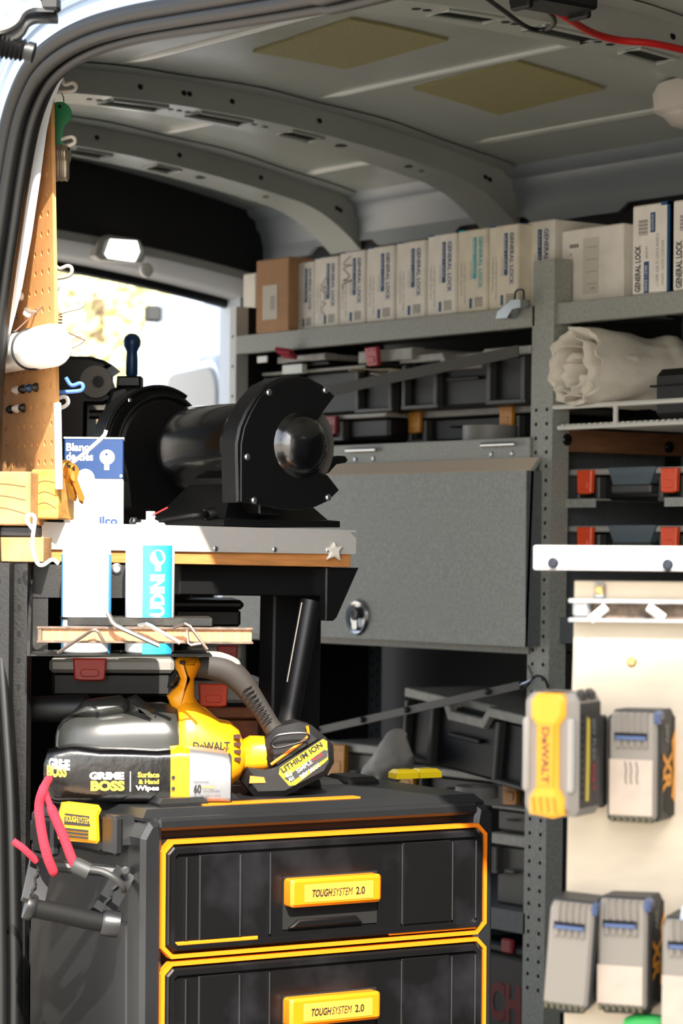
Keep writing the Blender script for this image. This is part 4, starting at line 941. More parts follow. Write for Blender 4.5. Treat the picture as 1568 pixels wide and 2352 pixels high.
MB().loft([[(WP.p(532, y)[0], yy, WP.p(532, y)[1]) for y in (1738, 1856)] for yy in (.0, .085)], (False, False), False).build('end_seal', M_films, wp)
def wt(s, a, c, w_, h_, m, bold=0.0, v=-.0024, sh=0.0, rise=0.0):
    u0, z0 = WP.p(a, c, v); u1, _ = WP.p(a + w_, c, v); _, z1 = WP.p(a, c - h_, v)
    text(s, wp, (u0, v, z0), (1, 0, 0), (0, 0, 1), u1 - u0, z1 - z0, m, bold=bold, shear=sh)
M_yink = mat('yellow_ink', 'F4C430', 0.5)
wt('GRIME', 205, 1791, 80, 18, M_wht, .06); wt('BOSS', 208, 1817, 78, 24, M_yink, .06)
wt('Surface', 316, 1786, 50, 13, M_yink, .04); wt('& Hand', 318, 1801, 47, 11, M_yink, .04); wt('Wipes', 311, 1819, 54, 15, M_wht, .04)
u0, z0 = WP.p(298, 1818, -.0024); _, z1 = WP.p(298, 1772, -.0024); MB().box(u0, u0 + .0012, -.0026, -.002, z0, z1).build('print_rule', M_wht, wp)
wt('60', 445, 1822, 17, 20, M_ink, .03); wt('Extra Large', 465, 1812, 26, 8, M_yink, .03); wt('Surface & Hand Wipes', 466, 1820, 40, 5, M_ink); wt('9.8 in x 8.2 in (24.8 cm x 20.8 cm)', 445, 1832, 62, 6, M_ink); wt('Fresh Citrus Scent', 445, 1798, 34, 4, M_ink)
wt('DUAL', 405, 1786, 14, 4, M_ink); wt('SCRUBBING ACTION', 405, 1792, 30, 4, M_ink); wt('ULTRA', 405, 1811, 16, 4, M_ink); wt('MOISTURIZING', 405, 1818, 24, 4, M_ink)
for px, py in ((398, 1786), (398, 1811)):
    p = WP.p(px, py, -.0024); MB().disc((p[0], -.0026, p[1]), (0, -1, 0), .0025, 10).build('print_icon', M_ink, wp)
def lmap(a0, c0): 
    u0, z0 = WP.p(a0, c0, .0); return lambda a, b: Vector((u0 + a, -.0035 + max(0, .0 - a) - a * .12 + .004, z0 + b + a * .25))
text('GRIME', wp, (0, 0, 0), (1, 0, 0), (0, 0, 1), .027, .014, M_wht, bold=.05, fn=lambda a, b: Vector((WP.p(112, 1765)[0] + a, -.0025 + .0006 * abs(a - .01) * 20, WP.p(112, 1765)[1] + b - a * .1)))
text('BOSS', wp, (0, 0, 0), (1, 0, 0), (0, 0, 1), .025, .016, M_yink, bold=.05, fn=lambda a, b: Vector((WP.p(108, 1785)[0] + a, -.0025 + .0006 * abs(a - .01) * 20, WP.p(108, 1785)[1] + b)))

# ================================================================== cordless blower lying behind the wipes
BL = Fr(at(470, 1700, 3.47), RA + 8, zc_)
bl = fthing('leaf_blower', 'yellow and black cordless leaf blower lying on the chest behind the wipes', 'blower', BL)
M_gun = mat('gunmetal_plastic', '2C2D2B', 0.28, bump=0.05, bscale=1500); M_by = mat('blower_yellow', 'E8960E', 0.38)
def ering(px, yt, yb, dp, cy=.05, n=24, e=.8):
    u, z1 = BL.p(px, yt, cy); _, z0 = BL.p(px, yb, cy); ring = []
    for k in range(n):
        a = 2 * math.pi * k / n; ca, sa = math.cos(a), math.sin(a); x_ = abs(ca) ** e * (1 if ca > 0 else -1); y_ = abs(sa) ** e * (1 if sa > 0 else -1)
        ring.append((u, cy + dp * x_, max(.0008, (z0 + z1) / 2 + (z1 - z0) / 2 * y_)))
    return ring
MB().loft([ering(a, b_, c, d) for a, b_, c, d in ((128, 1688, 1735, .02), (133, 1668, 1775, .034), (146, 1648, 1800, .045), (175, 1630, 1818, .052), (230, 1620, 1822, .056), (300, 1614, 1822, .058), (370, 1612, 1822, .060), (402, 1618, 1822, .060), (416, 1640, 1822, .058))]).build('fan_housing', M_gun, bl, smooth=75)
b = MB(); b.prism(BL.poly([(165, 1640), (195, 1610), (280, 1600), (296, 1612), (292, 1640), (230, 1652)], .03), .004, .08, bev=.010, bevhi=.01); b.build('housing_cap', M_gun, bl, smooth=60)
for px, py in ((201, 1626), (256, 1618)): MB().lathe([(.006, 0), (.006, .004), (.0035, .007), (.0005, .007)], (BL.p(px, py)[0], .018, BL.p(px, py)[1]), (0, -.7, .7), 12).build('cap_screw', M_gun, bl)
MB().prism(BL.poly([(296, 1608), (318, 1600), (374, 1645), (372, 1660), (345, 1664), (296, 1650)], .02), .002, .07, bev=.012).build('housing_fin', M_gun, bl, smooth=60)
MB().tube([BL.P(20, 1632, .10), BL.P(100, 1628, .09), BL.P(200, 1628, .07)], [.0165, .0175, .02], 16).build('blower_tube', M_bpl, bl)
MB().tube([BL.P(16, 1632, .10), BL.P(36, 1631, .10)], .019, 16).build('tube_collar', M_bpl, bl)
MB().loft([ering(a, b_, c, d) for a, b_, c, d in ((404, 1612, 1822, .061), (420, 1600, 1822, .0625), (440, 1604, 1822, .063), (470, 1625, 1822, .063), (500, 1650, 1815, .062), (525, 1655, 1805, .058), (545, 1672, 1790, .05), (556, 1700, 1770, .04), (560, 1720, 1750, .02))]).build('motor_body', M_by, bl, smooth=75)
MB().prism(BL.poly([(386, 1600), (410, 1575), (416, 1560), (405, 1535), (405, 1518), (412, 1510), (455, 1510), (462, 1525), (445, 1560), (446, 1600), (470, 1640), (400, 1640)], .03), .018, .075, bev=.010, bevhi=.01).build('front_column', M_by, bl, smooth=50)
MB().rbox(BL.p(415, 1520)[0], BL.p(427, 1520)[0], .014, .02, BL.p(415, 1527)[1], BL.p(415, 1519)[1], .001).build('speed_dial', M_ink, bl)
MB().prism(BL.poly([(388, 1582), (392, 1562), (408, 1540), (413, 1545), (410, 1560), (395, 1582)], .03), .03, .065, bev=.004).build('trigger', M_bpl, bl)
hp_ = [(440, 1530), (480, 1530), (520, 1540), (552, 1565), (580, 1602), (606, 1640), (628, 1675), (655, 1700)]
MB().tube(smoothpath([BL.P(a, c, .045) for a, c in hp_], 4), [.0155 + .003 * math.sin(i * .22) for i in range(29)], 14).build('handle_grip', mat('grip_rubber', '2B2724', 0.7), bl, smooth=70)
for k in range(9):
    t = k / 8; a, c = 566 + 46 * t, 1582 + 74 * t; MB().tube([BL.P(a - 9, c + 8, .027), BL.P(a, c, .0255), BL.P(a + 12, c - 6, .028)], .0012, 6).build('grip_rib', M_rub, bl)
MB().tube(smoothpath([BL.P(452, 1520, .045), BL.P(495, 1518, .045), BL.P(530, 1530, .045), BL.P(548, 1545, .045)], 4), [.013] * 10 + [.011, .009, .006], 12).build('handle_top', mat('grip_grey', '8D8B85', 0.5), bl, smooth=70)
MB().loft([ering(a, b_, c, d, .05, 20, .7) for a, b_, c, d in ((548, 1705, 1768, .03), (575, 1690, 1772, .034), (600, 1690, 1770, .036), (625, 1692, 1762, .036))]).build('neck', M_by, bl, smooth=70)
MB().prism(BL.poly([(612, 1745), (612, 1700), (640, 1672), (690, 1660), (720, 1668), (752, 1696), (740, 1712), (640, 1775), (622, 1768)], .0), .006, .09, bev=.010, bevhi=.01).build('battery_foot', M_bpl, bl, smooth=40)
MB().tube(smoothpath([BL.P(705, 1667, .004), BL.P(707, 1690, .004), BL.P(690, 1706, .004), BL.P(622, 1756, .004)], 3), .0022, 6).build('orange_line', M_org, bl)
MB().tube(smoothpath([BL.P(622, 1704, -.006), BL.P(640, 1688, -.008), BL.P(700, 1684, -.008), BL.P(704, 1700, -.008), BL.P(640, 1718, -.008), BL.P(626, 1714, -.006)], 4, True), .0018, 6, True).build('belt_clip', M_bsteel, bl)
bt = MB().prism(BL.poly([(560, 1800), (570, 1764), (610, 1770), (636, 1762), (748, 1692), (766, 1712), (768, 1752), (752, 1780), (656, 1829), (585, 1831)], -.0), -.004, .085, bev=.008, bevhi=.008).build('battery', M_bpl, bl, smooth=40)
e = -.0048
MB().prism(BL.poly([(640, 1778), (643, 1764), (742, 1698), (751, 1702), (753, 1744), (745, 1752), (678, 1803), (664, 1805)], e), e, .0).build('battery_label', mat('label_yellow', 'EFC322', 0.4), bt)
MB().prism(BL.poly([(652, 1788), (744, 1722), (752, 1724), (752, 1738), (668, 1797)], e), e - .0006, .0).build('label_stripe', M_dgrey, bt)
def blt(s, a0, c0, a1, c1, hpx, m, bold=0.0):
    p0 = Vector((BL.p(a0, c0, e)[0], e - .0012, BL.p(a0, c0, e)[1])); p1 = Vector((BL.p(a1, c1, e)[0], e - .0012, BL.p(a1, c1, e)[1])); d = p1 - p0; n_ = Vector((-d.z, 0, d.x)).normalized()
    text(s, bt, p0, d, n_, d.length, hpx / 1640, m, bold=bold)
blt('LITHIUM ION', 650, 1776, 742, 1714, 13, M_ink, .03); blt('SIMPLE', 684, 1776, 718, 1752, 9, M_wht, .01); blt('PLUS', 720, 1750, 742, 1735, 8, M_red, .01)
blt('20V MAX', 692, 1790, 736, 1760, 10, M_wht, .03); blt('6.0', 658, 1786, 672, 1780, 12, M_wht, .03); blt('AH', 664, 1796, 676, 1790, 9, M_wht, .03)
MB().prism(BL.poly([(572, 1799), (574, 1782), (606, 1785), (610, 1798)], e), e - .001, .0).build('charge_gauge', mat('gauge_orange', 'D9792B', 0.5), bt)
u0, z0 = BL.p(443, 1724, -.018); u1, _ = BL.p(528, 1724, -.018)
text('DeWALT', bl, (u0, -.0185, z0), (1, 0, 0), (0, 0, 1), u1 - u0, .0115, M_ink, bold=.03)
MB().box(u0, u1 + .001, -.0175, -.014, z0 - .008, z0 - .0045).build('print_rule', M_ink, bl); text('20V MAX', bl, (u0 + .026, -.016, z0 - .015), (1, 0, 0), (0, 0, 1), .026, .006, M_ink)
for y in (1692, 1709, 1726, 1743):
    a0, z0 = BL.p(536, y + 4, .0); a1, z1 = BL.p(552, y - 4, .0); MB().box(a0, a1, -.006, .01, z0, z1).build('vent_slot', mat('vent_brown', '3A1608', 0.7), bl)
# ================================================================== work bench
q = at(405, HY, 3.60); BN = Fr(q, TD, 0.0)
bz = BN.p(405, 1207)[1]; bz1 = BN.p(405, 1268)[1]; bz2 = BN.p(405, 1296)[1]
M_ply = mat('plywood_edge', 'B5793F', 0.75, var=0.15, vscale=20, stretch=(1, 1, 12)); M_benchtop = mat('bench_board', 'A87C50', 0.7, var=0.1, vscale=10)
bench = fthing('work_bench', 'wooden bench top with aluminium edge strip on a black steel frame', 'bench', BN); bench.rotation_euler = (0, R(.7), R(TD))
bx0, bx1 = -.22, BN.p(800, 1240)[0]
MB().rbox(bx0, bx1 - .006, .003, .62, bz2, bz - .003, .001).build('bench_top', M_ply, bench)
pl = [(-.215, bz1), (bx1 - .002, bz1 + .002), (bx1, bz1 + .004), (bx1, bz - .012), (bx1 - .014, bz), (-.215, bz)]
MB().prism(pl, -.001, .003).build('edge_strip', M_alu, bench); MB().box(-.215, bx1, .0, .62, bz - .003, bz).build('top_sheet', M_alu, bench)
for px in (476, 612, 735): 
    u, z = BN.p(px, 1259); screw(bench, (u, -.001, z), (0, -1, 0), .004, M_steel)
MB().prism([(x * .0135 + BN.p(748, 1262)[0], z * .0135 + BN.p(748, 1262)[1]) for x, z in ((0, 1), (.3, .5), (1, .55), (.6, 0), (.75, -.95), (.05, -.55), (-.9, -.85), (-.5, -.1), (-1, .4), (-.35, .5))], -.006, -.001, bev=.002).build('caulk_blob', mat('caulk', 'D9D2C4', 0.8), bench)
# frame
def bq(px, py, v): return BN.p(px, py, v)
MB().rbox(bq(395, 1330, .03)[0], bx1 - .02, .03, .06, bq(500, 1366, .03)[1], bz2, .002).build('apron', M_bsteel, bench)
l0, l1 = bq(613, 1500, .085)[0], bq(724, 1500, .085)[0]
MB().rbox(l0, l1, .085, .13, 0.0, bz2, .003).build('leg', M_bsteel, bench); MB().rbox(l0 + .0, l1, .50, .55, 0.0, bz2, .003).build('leg', M_bsteel, bench)
MB().prism(BN.poly([(726, 1298), (802, 1298), (752, 1414), (744, 1421), (726, 1421)], .02), .012, .03, bev=.002).build('gusset', M_bsteel, bench)
tb0, tb1 = Vector(BN.P(698, 1375, .012)), Vector(BN.P(648, 1662, .012)); d_ = (tb1 - tb0) * 1.2
MB().cyl(tb0, tb0 + d_, .0155, seg=20).build('brace_tube', mat('brace_black', '151516', 0.4, bump=.1, bscale=900), bench)
MB().cyl(tb0 + V3(-.0172, -.004, -.003), tb0 + V3(-.0172, -.004, -.003) + d_ * .53, .0012, seg=6).build('edge_line', mat('edge_line', 'B0A89C', 0.4, .5), bench)  # thin pale line along the tube's left edge
MB().box(bx0, bq(470, 1500, .6)[0], .59, .60, 0.0, bz2).build('back_panel', M_blk, bench)
# ================================================================== bench grinder
GD = 3.72
GR = Fr(at(668, 1020, GD), 90, 0.0)
gz = lambda px, py: GR.p(px, py)
g0 = GR.o.copy(); g0.z = bz + 1e-4
gr = thing('bench_grinder', 'black bench grinder with riveted wheel guards standing on the bench', 'grinder', (g0.x, g0.y, 0.0), 90)
M_grb = mat('grinder_black', '0D0D0E', 0.42, bump=0.22, bscale=650); M_motor = mat('motor_black', '0C0C0D', 0.24, bump=0.10, bscale=160, spec=0.9, coat=.8)
M_worn = mat('worn_black', '0B0B0C', 0.25, bump=0.2, bscale=150, col2='8A8478', vscale=70, thr=(.36, .39), coat=.7)
Z7 = lambda pts: [gz(280 + a / 2.8, 840 + c / 2.8) for a, c in pts]
plate_px = [(765, 875), (765, 605), (766, 500), (786, 400), (828, 300), (880, 210), (950, 132), (1040, 86), (1130, 72), (1210, 85), (1290, 125), (1370, 195), (1256, 348), (1296, 420), (1312, 520), (1294, 620), (1266, 684), (1325, 705), (1398, 800), (1330, 868), (1240, 910), (1130, 930), (1000, 920), (880, 895)]
plate = Z7(plate_px)
def guard(y0, y1, nm): return MB().prism(plate, y0, y1, bev=.0012, bevhi=.0012)
guard(0, .004, '').build('guard_cover', M_grb, gr, smooth=20)
rim = Z7([(752, 880), (745, 605), (744, 500), (764, 395), (808, 292), (862, 205), (935, 122), (1030, 76), (1130, 62), (1215, 76), (1300, 120), (1372, 186), (1300, 280), (1200, 200), (1050, 170), (900, 300), (820, 500), (820, 880)])
MB().prism(rim, .004, .040, bev=.003).build('guard_rim', M_grb, gr, smooth=40)
hx, hz = gz(280 + 1150 / 2.8, 840 + 510 / 2.8)
rd = .0445
MB().lathe([(rd * math.cos(R(a)) + (.004 if a == 0 else 0), rd * .62 * math.sin(R(a))) for a in (0, 10, 20, 32, 45, 58, 70, 80, 88)], (hx, .001, hz), (0, -1, 0), 36).build('wheel_dome', M_motor, gr, smooth=80)
MB().lathe([(.0655, 0), (.0655, .022), (.05, .022)], (hx - .001, .006, hz), (0, 1, 0), 40, (True, True)).build('grinding_wheel', mat('wheel_grey', '55524E', 0.9, bump=.5, bscale=700), gr)
for a, c in ((945, 172), (1308, 158), (805, 587), (849, 866), (1325, 848)):
    x, z = Z7([(a, c)])[0]; screw(gr, (x, 0, z), (0, -1, 0), .0052, M_steel, 'rivet', .003)
S = .345
MB().lathe([(.030, .03), (.052, .036), (.060, .05), (.066, .066), (.0675, .09), (.0675, .10)], (hx - .004, 0, hz), (0, 1, 0), 40, (False, False)).build('end_bell', M_worn, gr, smooth=50)
MB().lathe([(.0645, .10), (.0655, .102), (.0655, S - .09), (.060, S - .07), (.045, S - .05), (.03, S - .03)], (hx - .004, 0, hz), (0, 1, 0), 40, (False, False)).build('motor_housing', M_motor, gr, smooth=50)
MB().lathe([(.007, 0), (.007, .010), (.0045, .010), (.0045, .004), (.0003, .004)], (hx - .030, .066, hz + .058), (-.35, -.3, .8), 12).build('oil_cap', M_bpl, gr)
# far guard, seen from its inner side: stepped disc with a lip
far = [(a, c) for a, c in plate]; far_c = MB()
ctr = (hx - .004, hz)
def arc(r, a0, a1, n=22): return [(ctr[0] + r * math.cos(R(a0 + (a1 - a0) * k / n)), ctr[1] + r * math.sin(R(a0 + (a1 - a0) * k / n))) for k in range(n + 1)]
gp = lambda r: arc(r, 35, 205) + [(ctr[0] - r * .80, ctr[1] - .100), (ctr[0] + r * .3, ctr[1] - .100), (ctr[0] + r * .55, ctr[1] - r * .75)]
MB().prism(gp(.098), S + .012, S + .050, bev=.006).build('guard_drum', M_grb, gr, smooth=40)
MB().prism(gp(.084), S - .006, S + .014, bev=.008).build('guard_step', M_grb, gr, smooth=40)
MB().tube([(a, S + .012, c) for a, c in arc(.0985, 60, 212, 30)], .0035, 8).build('guard_lip', M_grb, gr)
MB().tube([(a, S - .002, c) for a, c in arc(.084, 60, 215, 30)], .003, 8).build('guard_lip', M_grb, gr)
screw(gr, (ctr[0] - .055, S + .010, ctr[1] + .076), (0, -1, 0), .004, M_steel, 'rivet', .002)
MB().prism([(ctr[0] - .13, bz + .012), (ctr[0] - .12, bz + .03), (ctr[0] - .03, bz + .03), (ctr[0] - .02, bz + .012)], S - .01, S + .05, bev=.003).build('guard_shelf', M_grb, gr)
# pedestal
ba = Fr(GR.o, 90)
bw_ = .083
vs_ = []
for z_, a_, c_, y0, y1 in ((bz + .0008, -.118, .100, .03, .235), (bz + .010, -.118, .100, .03, .235), (bz + .012, -.105, .088, .045, .225), (hz - .055, -.055, .050, .095, .205), (hz - .03, -.05, .045, .10, .20)):
    vs_.append([(hx + a_ * .95, y0, z_), (hx + c_ * .95, y0, z_), (hx + c_ * .95, y1, z_), (hx + a_ * .95, y1, z_)])
MB().loft(vs_).build('pedestal', M_grb, gr, smooth=20)
MB().rbox(hx - .055, hx - .02, .024, .075, hz - .10, hz - .052, .002).build('guard_bracket', M_grb, gr)
MB().prism([gz(a, c) for a, c in ((764, 1052), (790, 1046), (806, 1047), (812, 1056), (808, 1062), (786, 1066), (768, 1086), (755, 1090))], .012, .045, bev=.002).build('tool_rest', M_grb, gr)
screw(gr, (gz(462, 1205)[0] + .02, .20, bz + .004), (0, 0, 1), .007, M_steel, 'bolt', .009)
gl = lambda px, py, D: GR.loc(at(px, py, D))
MB().tube(smoothpath([gl(480, 1182, 3.72), gl(462, 1183, 3.70), gl(430, 1186, 3.70), gl(390, 1192, 3.71), gl(340, 1200, 3.73)], 4), .0058, 10).build('power_cord', M_rub, gr, smooth=80)
MB().lathe([(.008, 0), (.010, .008), (.010, .016), (.0005, .016)], gl(470, 1182, 3.715), Vector(gl(490, 1180, 3.72)) - Vector(gl(470, 1182, 3.715)), 14).build('cord_gland', M_rub, gr)

# ================================================================== key cutting machine (dark, behind)
KM = Fr(at(230, 1000, 4.15), RA, bz + .001)
km = fthing('key_machine', 'black key cutting machine with a grey toothed wheel behind the pegboard', 'machine', KM)
M_km = mat('machine_black', '09090A', 0.4)
kz = lambda pts, v=0: KM.poly(pts, v)
MB().prism(kz([(120, 825), (160, 817), (205, 818), (236, 826), (258, 838), (240, 850), (240, 862), (262, 920), (236, 930), (200, 930), (198, 1012), (120, 1012)]), .0, .16, bev=.006).build('machine_head', M_km, km)
MB().prism(kz([(100, 1008), (240, 1008), (300, 1030), (300, 1212), (100, 1212)]), .0, .22, bev=.004).build('machine_base', M_km, km)
u, z = KM.p(222, 878); n_ = 48
MB().prism([(u + (.0262 if k % 2 else .0248) * math.cos(2 * math.pi * k / (2 * n_)), z + (.0262 if k % 2 else .0248) * math.sin(2 * math.pi * k / (2 * n_))) for k in range(2 * n_)], -.014, -.004).build('cutter_wheel', mat('cutter_grey', '6E6A64', 0.45, .3), km)
MB().lathe([(.0095, 0), (.0095, .006), (.0055, .006), (.0055, .003), (.0003, .003)], (u + .004, -.014, z), (0, -1, 0), 8).build('arbor_nut', M_dgrey, km)
MB().cyl(KM.P(205, 952, .01), KM.P(250, 952, .01), .0075, seg=12).build('lever_rod', M_km, km)
kl = MB().prism(kz([(258, 896), (282, 888), (322, 888), (328, 905), (325, 945), (300, 1015), (224, 1012), (240, 950)]), -.03, .05, bev=.006).build('carriage', M_km, km)
MB().prism(kz([(296, 893), (320, 892), (327, 905), (323, 945), (306, 985), (270, 985)]), -.045, -.028, bev=.008).build('carriage_arm', M_km, kl)
MB().prism(kz([(272, 866), (326, 866), (326, 892), (270, 892)]), -.03, .03, bev=.003).build('carriage_cap', M_km, kl)
screw(kl, (KM.p(279, 986)[0], -.045, KM.p(279, 986)[1]), (0, -1, 0), .0045, M_steel, 'bolt')
u, z = KM.p(303, 806, .0); M_kn = mat('blue_knob', '123A66', 0.35)
ztop = KM.p(303, 788)[1]; zbot = KM.p(303, 866)[1]
MB().lathe([(.0075, zbot), (.0095, zbot + .004), (.0095, ztop - .025), (.0085, ztop - .014), (.013, ztop - .005), (.014, ztop + .003), (.0115, ztop + .010), (.006, ztop + .0145), (.0003, ztop + .0155)], (u, 0, 0), (0, 0, 1), 20).build('lever_knob', M_kn, kl, smooth=60)
MB().prism(kz([(284, 1000), (306, 1000), (306, 1212), (284, 1212)]), -.04, -.01).build('machine_post', M_km, km)
# key blank carton
BX = Fr(at(212, 1100, 3.63), RA + 4, bz + .0008)
bx = fthing('key_blank_box', 'blue and white key blank carton standing left of the grinder', 'box', BX)
M_bxw = mat('carton_white', 'EDEBE6', 0.5); M_bxb = mat('carton_blue', '0A3468', 0.45)
u0, _ = BX.p(147, 1100); u1, _ = BX.p(283, 1100); zT = BX.p(215, 1008)[1]; zB = BX.p(215, 1100)[1]
MB().rbox(u0, u1, 0, .07, 0, zB, .001).build('carton_lower', M_bxw, bx); MB().rbox(u0, u1, 0, .07, zB, zT, .0012).build('carton_upper', M_bxb, bx)
MB().box(u0 - .001, u1 + .001, .0, .071, zT, zT + .0025).build('carton_flap', mat('carton_edge', 'D8CFC4', 0.7), bx)
def bxt(s, a, c, w_, h_, m, bold=0.02):
    p = BX.p(a, c); q_ = BX.p(a + w_, c - h_); text(s, bx, (p[0], -.0006, p[1]), (1, 0, 0), (0, 0, 1), q_[0] - p[0], q_[1] - p[1], m, bold=bold)
bxt('Blanc', 152, 1036, 52, 18, M_wht, .03); bxt('de clés', 152, 1058, 62, 19, M_wht, .03); bxt('ilco', 228, 1206, 42, 20, M_bxb, .04)
kc = BX.p(246, 1050); k_ = MB(); k_.disc((kc[0], -.0006, kc[1]), (0, -1, 0), .0105, 20); k_.box(kc[0] - .004, kc[0] + .003, -.0006, -.0003, kc[1] - .018, kc[1] - .008); k_.build('printed_key', M_wht, bx, fix=False)
MB().disc((kc[0] - .001, -.0010, kc[1] + .004), (0, -1, 0), .0018, 10).build('printed_hole', M_bxb, bx)
MB().disc((BX.p(278, 1093)[0], -.0008, BX.p(278, 1093)[1]), (0, -1, 0), .0022, 8).build('printed_dot', M_wht, bx)

# ================================================================== pegboard
PD = RA - 63
q = at(134, HY, 3.46); PB = Fr(q, PD, 1.0)
zb0 = PB.p(134, 1082)[1]; zt0 = PB.p(124, 150)[1]
M_peg = mat('hardboard', 'C08C54', 0.75, var=0.07, vscale=60, bump=.1, bscale=500)
pb = fthing('pegboard', 'tan perforated hardboard fixed upright at the left of the door opening', 'pegboard', PB); pb.rotation_euler = (R(1.5), 0, R(PD))
NC, NR = 15, int((zt0 - zb0) / .0254) + 2; SPC = .0254; hr = .0042
m = MB(); TK = .005
for i in range(NC):
    for j in range(NR):
        cx_ = -.006 - SPC * (i + .5); cz_ = zb0 + SPC * (j + .5); o_ = len(m.v); s2 = SPC / 2
        sq = [(s2, 0), (s2, s2), (0, s2), (-s2, s2), (-s2, 0), (-s2, -s2), (0, -s2), (s2, -s2)]
        hl = [(hr * math.cos(k * math.pi / 4), hr * math.sin(k * math.pi / 4)) for k in range(8)]
        for y in (0, TK): m.v += [(cx_ + a, y, cz_ + c) for a, c in sq] + [(cx_ + a, y, cz_ + c) for a, c in hl]
        for k in range(8):
            l = (k + 1) % 8
            m.f += [(o_ + k, o_ + l, o_ + 8 + l, o_ + 8 + k), (o_ + 16 + k, o_ + 16 + l, o_ + 24 + l, o_ + 24 + k), (o_ + 8 + k, o_ + 8 + l, o_ + 24 + l, o_ + 24 + k)]
m.box(-.006, 0, 0, TK, zb0, zb0 + NR * SPC); xe = -.006 - NC * SPC
m.box(xe - .006, xe, 0, TK, zb0, zb0 + NR * SPC)
m.build('board', M_peg, pb, smooth=0)
# hook tips that come through the holes on this side
M_pin = mat('pin_steel', '8F8B85', 0.4, .6)
def cell(i, j): return (-.006 - SPC * (i + .5), zb0 + SPC * (j + .5))
def pin(px, py, m, kind):
    u, z = PB.p(px, py); i = round((-.006 - u) / SPC - .5); j = round((z - zb0) / SPC - .5); x, z = cell(i, j); b = MB()
    if kind == 0: b.tube([(x, .004, z), (x, -.010, z), (x + .001, -.016, z + .004)], .0028, 8)
    else: b.lathe([(.0062, 0), (.006, .003), (.003, .008), (.0003, .009)], (x, -.0005, z), (0, -1, 0), 12)
    b.build('hook_tip', m, pb)
for px, py in ((72, 631), (36, 627), (34, 672), (57, 714), (60, 752), (22, 763), (97, 705)): pin(px, py, M_pin, 0)
for px, py, m in ((53, 573, M_white), (70, 665, M_white), (35, 712, M_white), (54, 625, M_white), (76, 706, M_white), (45, 880, M_white), (66, 885, M_bpl), (86, 885, M_kn), (102, 882, M_bpl), (28, 932, M_bpl), (50, 932, M_white), (66, 930, M_bpl), (48, 400, M_white)): pin(px, py, m, 1)
MB().rbox(-.001, .005, -.003, .006, PB.p(140, 1124)[1], PB.p(140, 925)[1], .001).build('edge_angle', M_white, pb)
# hooks on the inner side of the board
def hook(pts, label, m, r=.0028, D=3.50):
    P0 = at(*pts[0], D); o = MB().tube(smoothpath([at(a, c, D) - P0 for a, c in pts], 4), r, 8).build('peg_hook', m, smooth=80, loc=P0); tag(o, label, 'hook', 'hooks on the pegboard')
M_hk = mat('hook_cream', 'D9D2C6', 0.4); M_hkg = mat('hook_grey', '9A958C', 0.4)
hook([(119, 211), (160, 210), (172, 206), (174, 197), (166, 190), (149, 194), (140, 176)], 'cream coated hook at the very top, above the green key', M_hk)
hook([(122, 345), (152, 336), (170, 329), (171, 319), (162, 314), (140, 321)], 'cream coated hook level with the tip of the green key', M_hk)
hook([(118, 641), (152, 635), (164, 627), (164, 615), (154, 611), (136, 617), (121, 603)], 'grey coated hook with a curled tip, first below the rear lamp', M_hkg)
hook([(116, 672), (128, 668), (133, 658), (128, 651), (118, 651)], 'short grey coated hook just under the curled one', M_hkg)
hook([(122, 726), (150, 714), (180, 707), (190, 699), (186, 690), (172, 694)], 'white and grey hook carrying the small brass coil', M_hk)
hook([(160, 798), (178, 790), (190, 780), (188, 770), (176, 771), (160, 781)], 'white hook sticking out behind the white tube cap', M_hk)
hook([(134, 901), (170, 899), (187, 896), (191, 887), (184, 880), (164, 885), (151, 867)], 'blue coated hook below the white tube', mat('hook_blue', '4F7BD8', 0.35))
hook([(134, 938), (147, 934), (156, 926), (154, 915), (146, 911), (136, 914)], 'white hook with a closed loop under the blue hook', M_white)
hook([(165, 1064), (200, 1036), (237, 1003), (244, 988)], 'long straight white hook in front of the blue carton', M_white, D=3.52)
hook([(122, 170), (127, 163), (134, 158)], 'tiny cream hook tip at the top corner of the pegboard', M_hk)
p = at(129, 728, 3.5); o = MB().tube([p * 0 + Vector((.0075 * math.cos(k * .9), .0075 * math.sin(k * .9), -.0085 + .0006 * k)) for k in range(29)], .0011, 6).build('brass_coil', mat('brass', 'C88A3A', 0.3, .9), loc=p); tag(o, 'small brass wire coil hanging on a hook above the white tube', 'coil')
# keys
def keyshape(hr_, L, bw): 
    pts = [(hr_ * math.cos(R(a)), hr_ * math.sin(R(a))) for a in range(-60, 241, 20)]
    return pts + [(-bw, -hr_ - .004), (-bw, -L + .005), (0, -L), (bw, -L + .005), (bw, -hr_ - .004)]
M_gkey = mat('green_key', '0E7A45', 0.35); M_pkey = mat('magenta_key', 'A01860', 0.35)
def key(px, py, deg, label, m, hr_=.0155, L=.056, bw=.0055, D=3.5, grp=None):
    p = at(px, py, D); t = thing('key', label, 'key', p, deg, grp)
    MB().prism(keyshape(hr_, L, bw), -.0012, .0012, bev=.0004).build('blade_and_bow', m, t)
    MB().disc((0, -.0014, hr_ * .6), (0, -1, 0), .0025, 10).build('key_hole', M_hole, t)
    return t
k1 = key(137, 262, RA, 'green painted key hanging on a ring at the top of the pegboard', M_gkey, hr_=.0165, L=.048)
key(129, 273, RA - 62, 'magenta painted key behind the green key', M_pkey, D=3.515)
p = at(132, 232, 3.5); o = MB().tube([Vector((.0085 * math.cos(2 * math.pi * k / 24) * RGT.x, .0085 * math.cos(2 * math.pi * k / 24) * RGT.y, .013 * math.sin(2 * math.pi * k / 24))) for k in range(24)], .0007, 6, True).build('key_ring', M_bsteel, loc=p); tag(o, 'thin dark wire ring holding the green key', 'ring')
ORD = ('first', 'second', 'third', 'fourth', 'fifth', 'sixth', 'seventh', 'eighth', 'ninth')
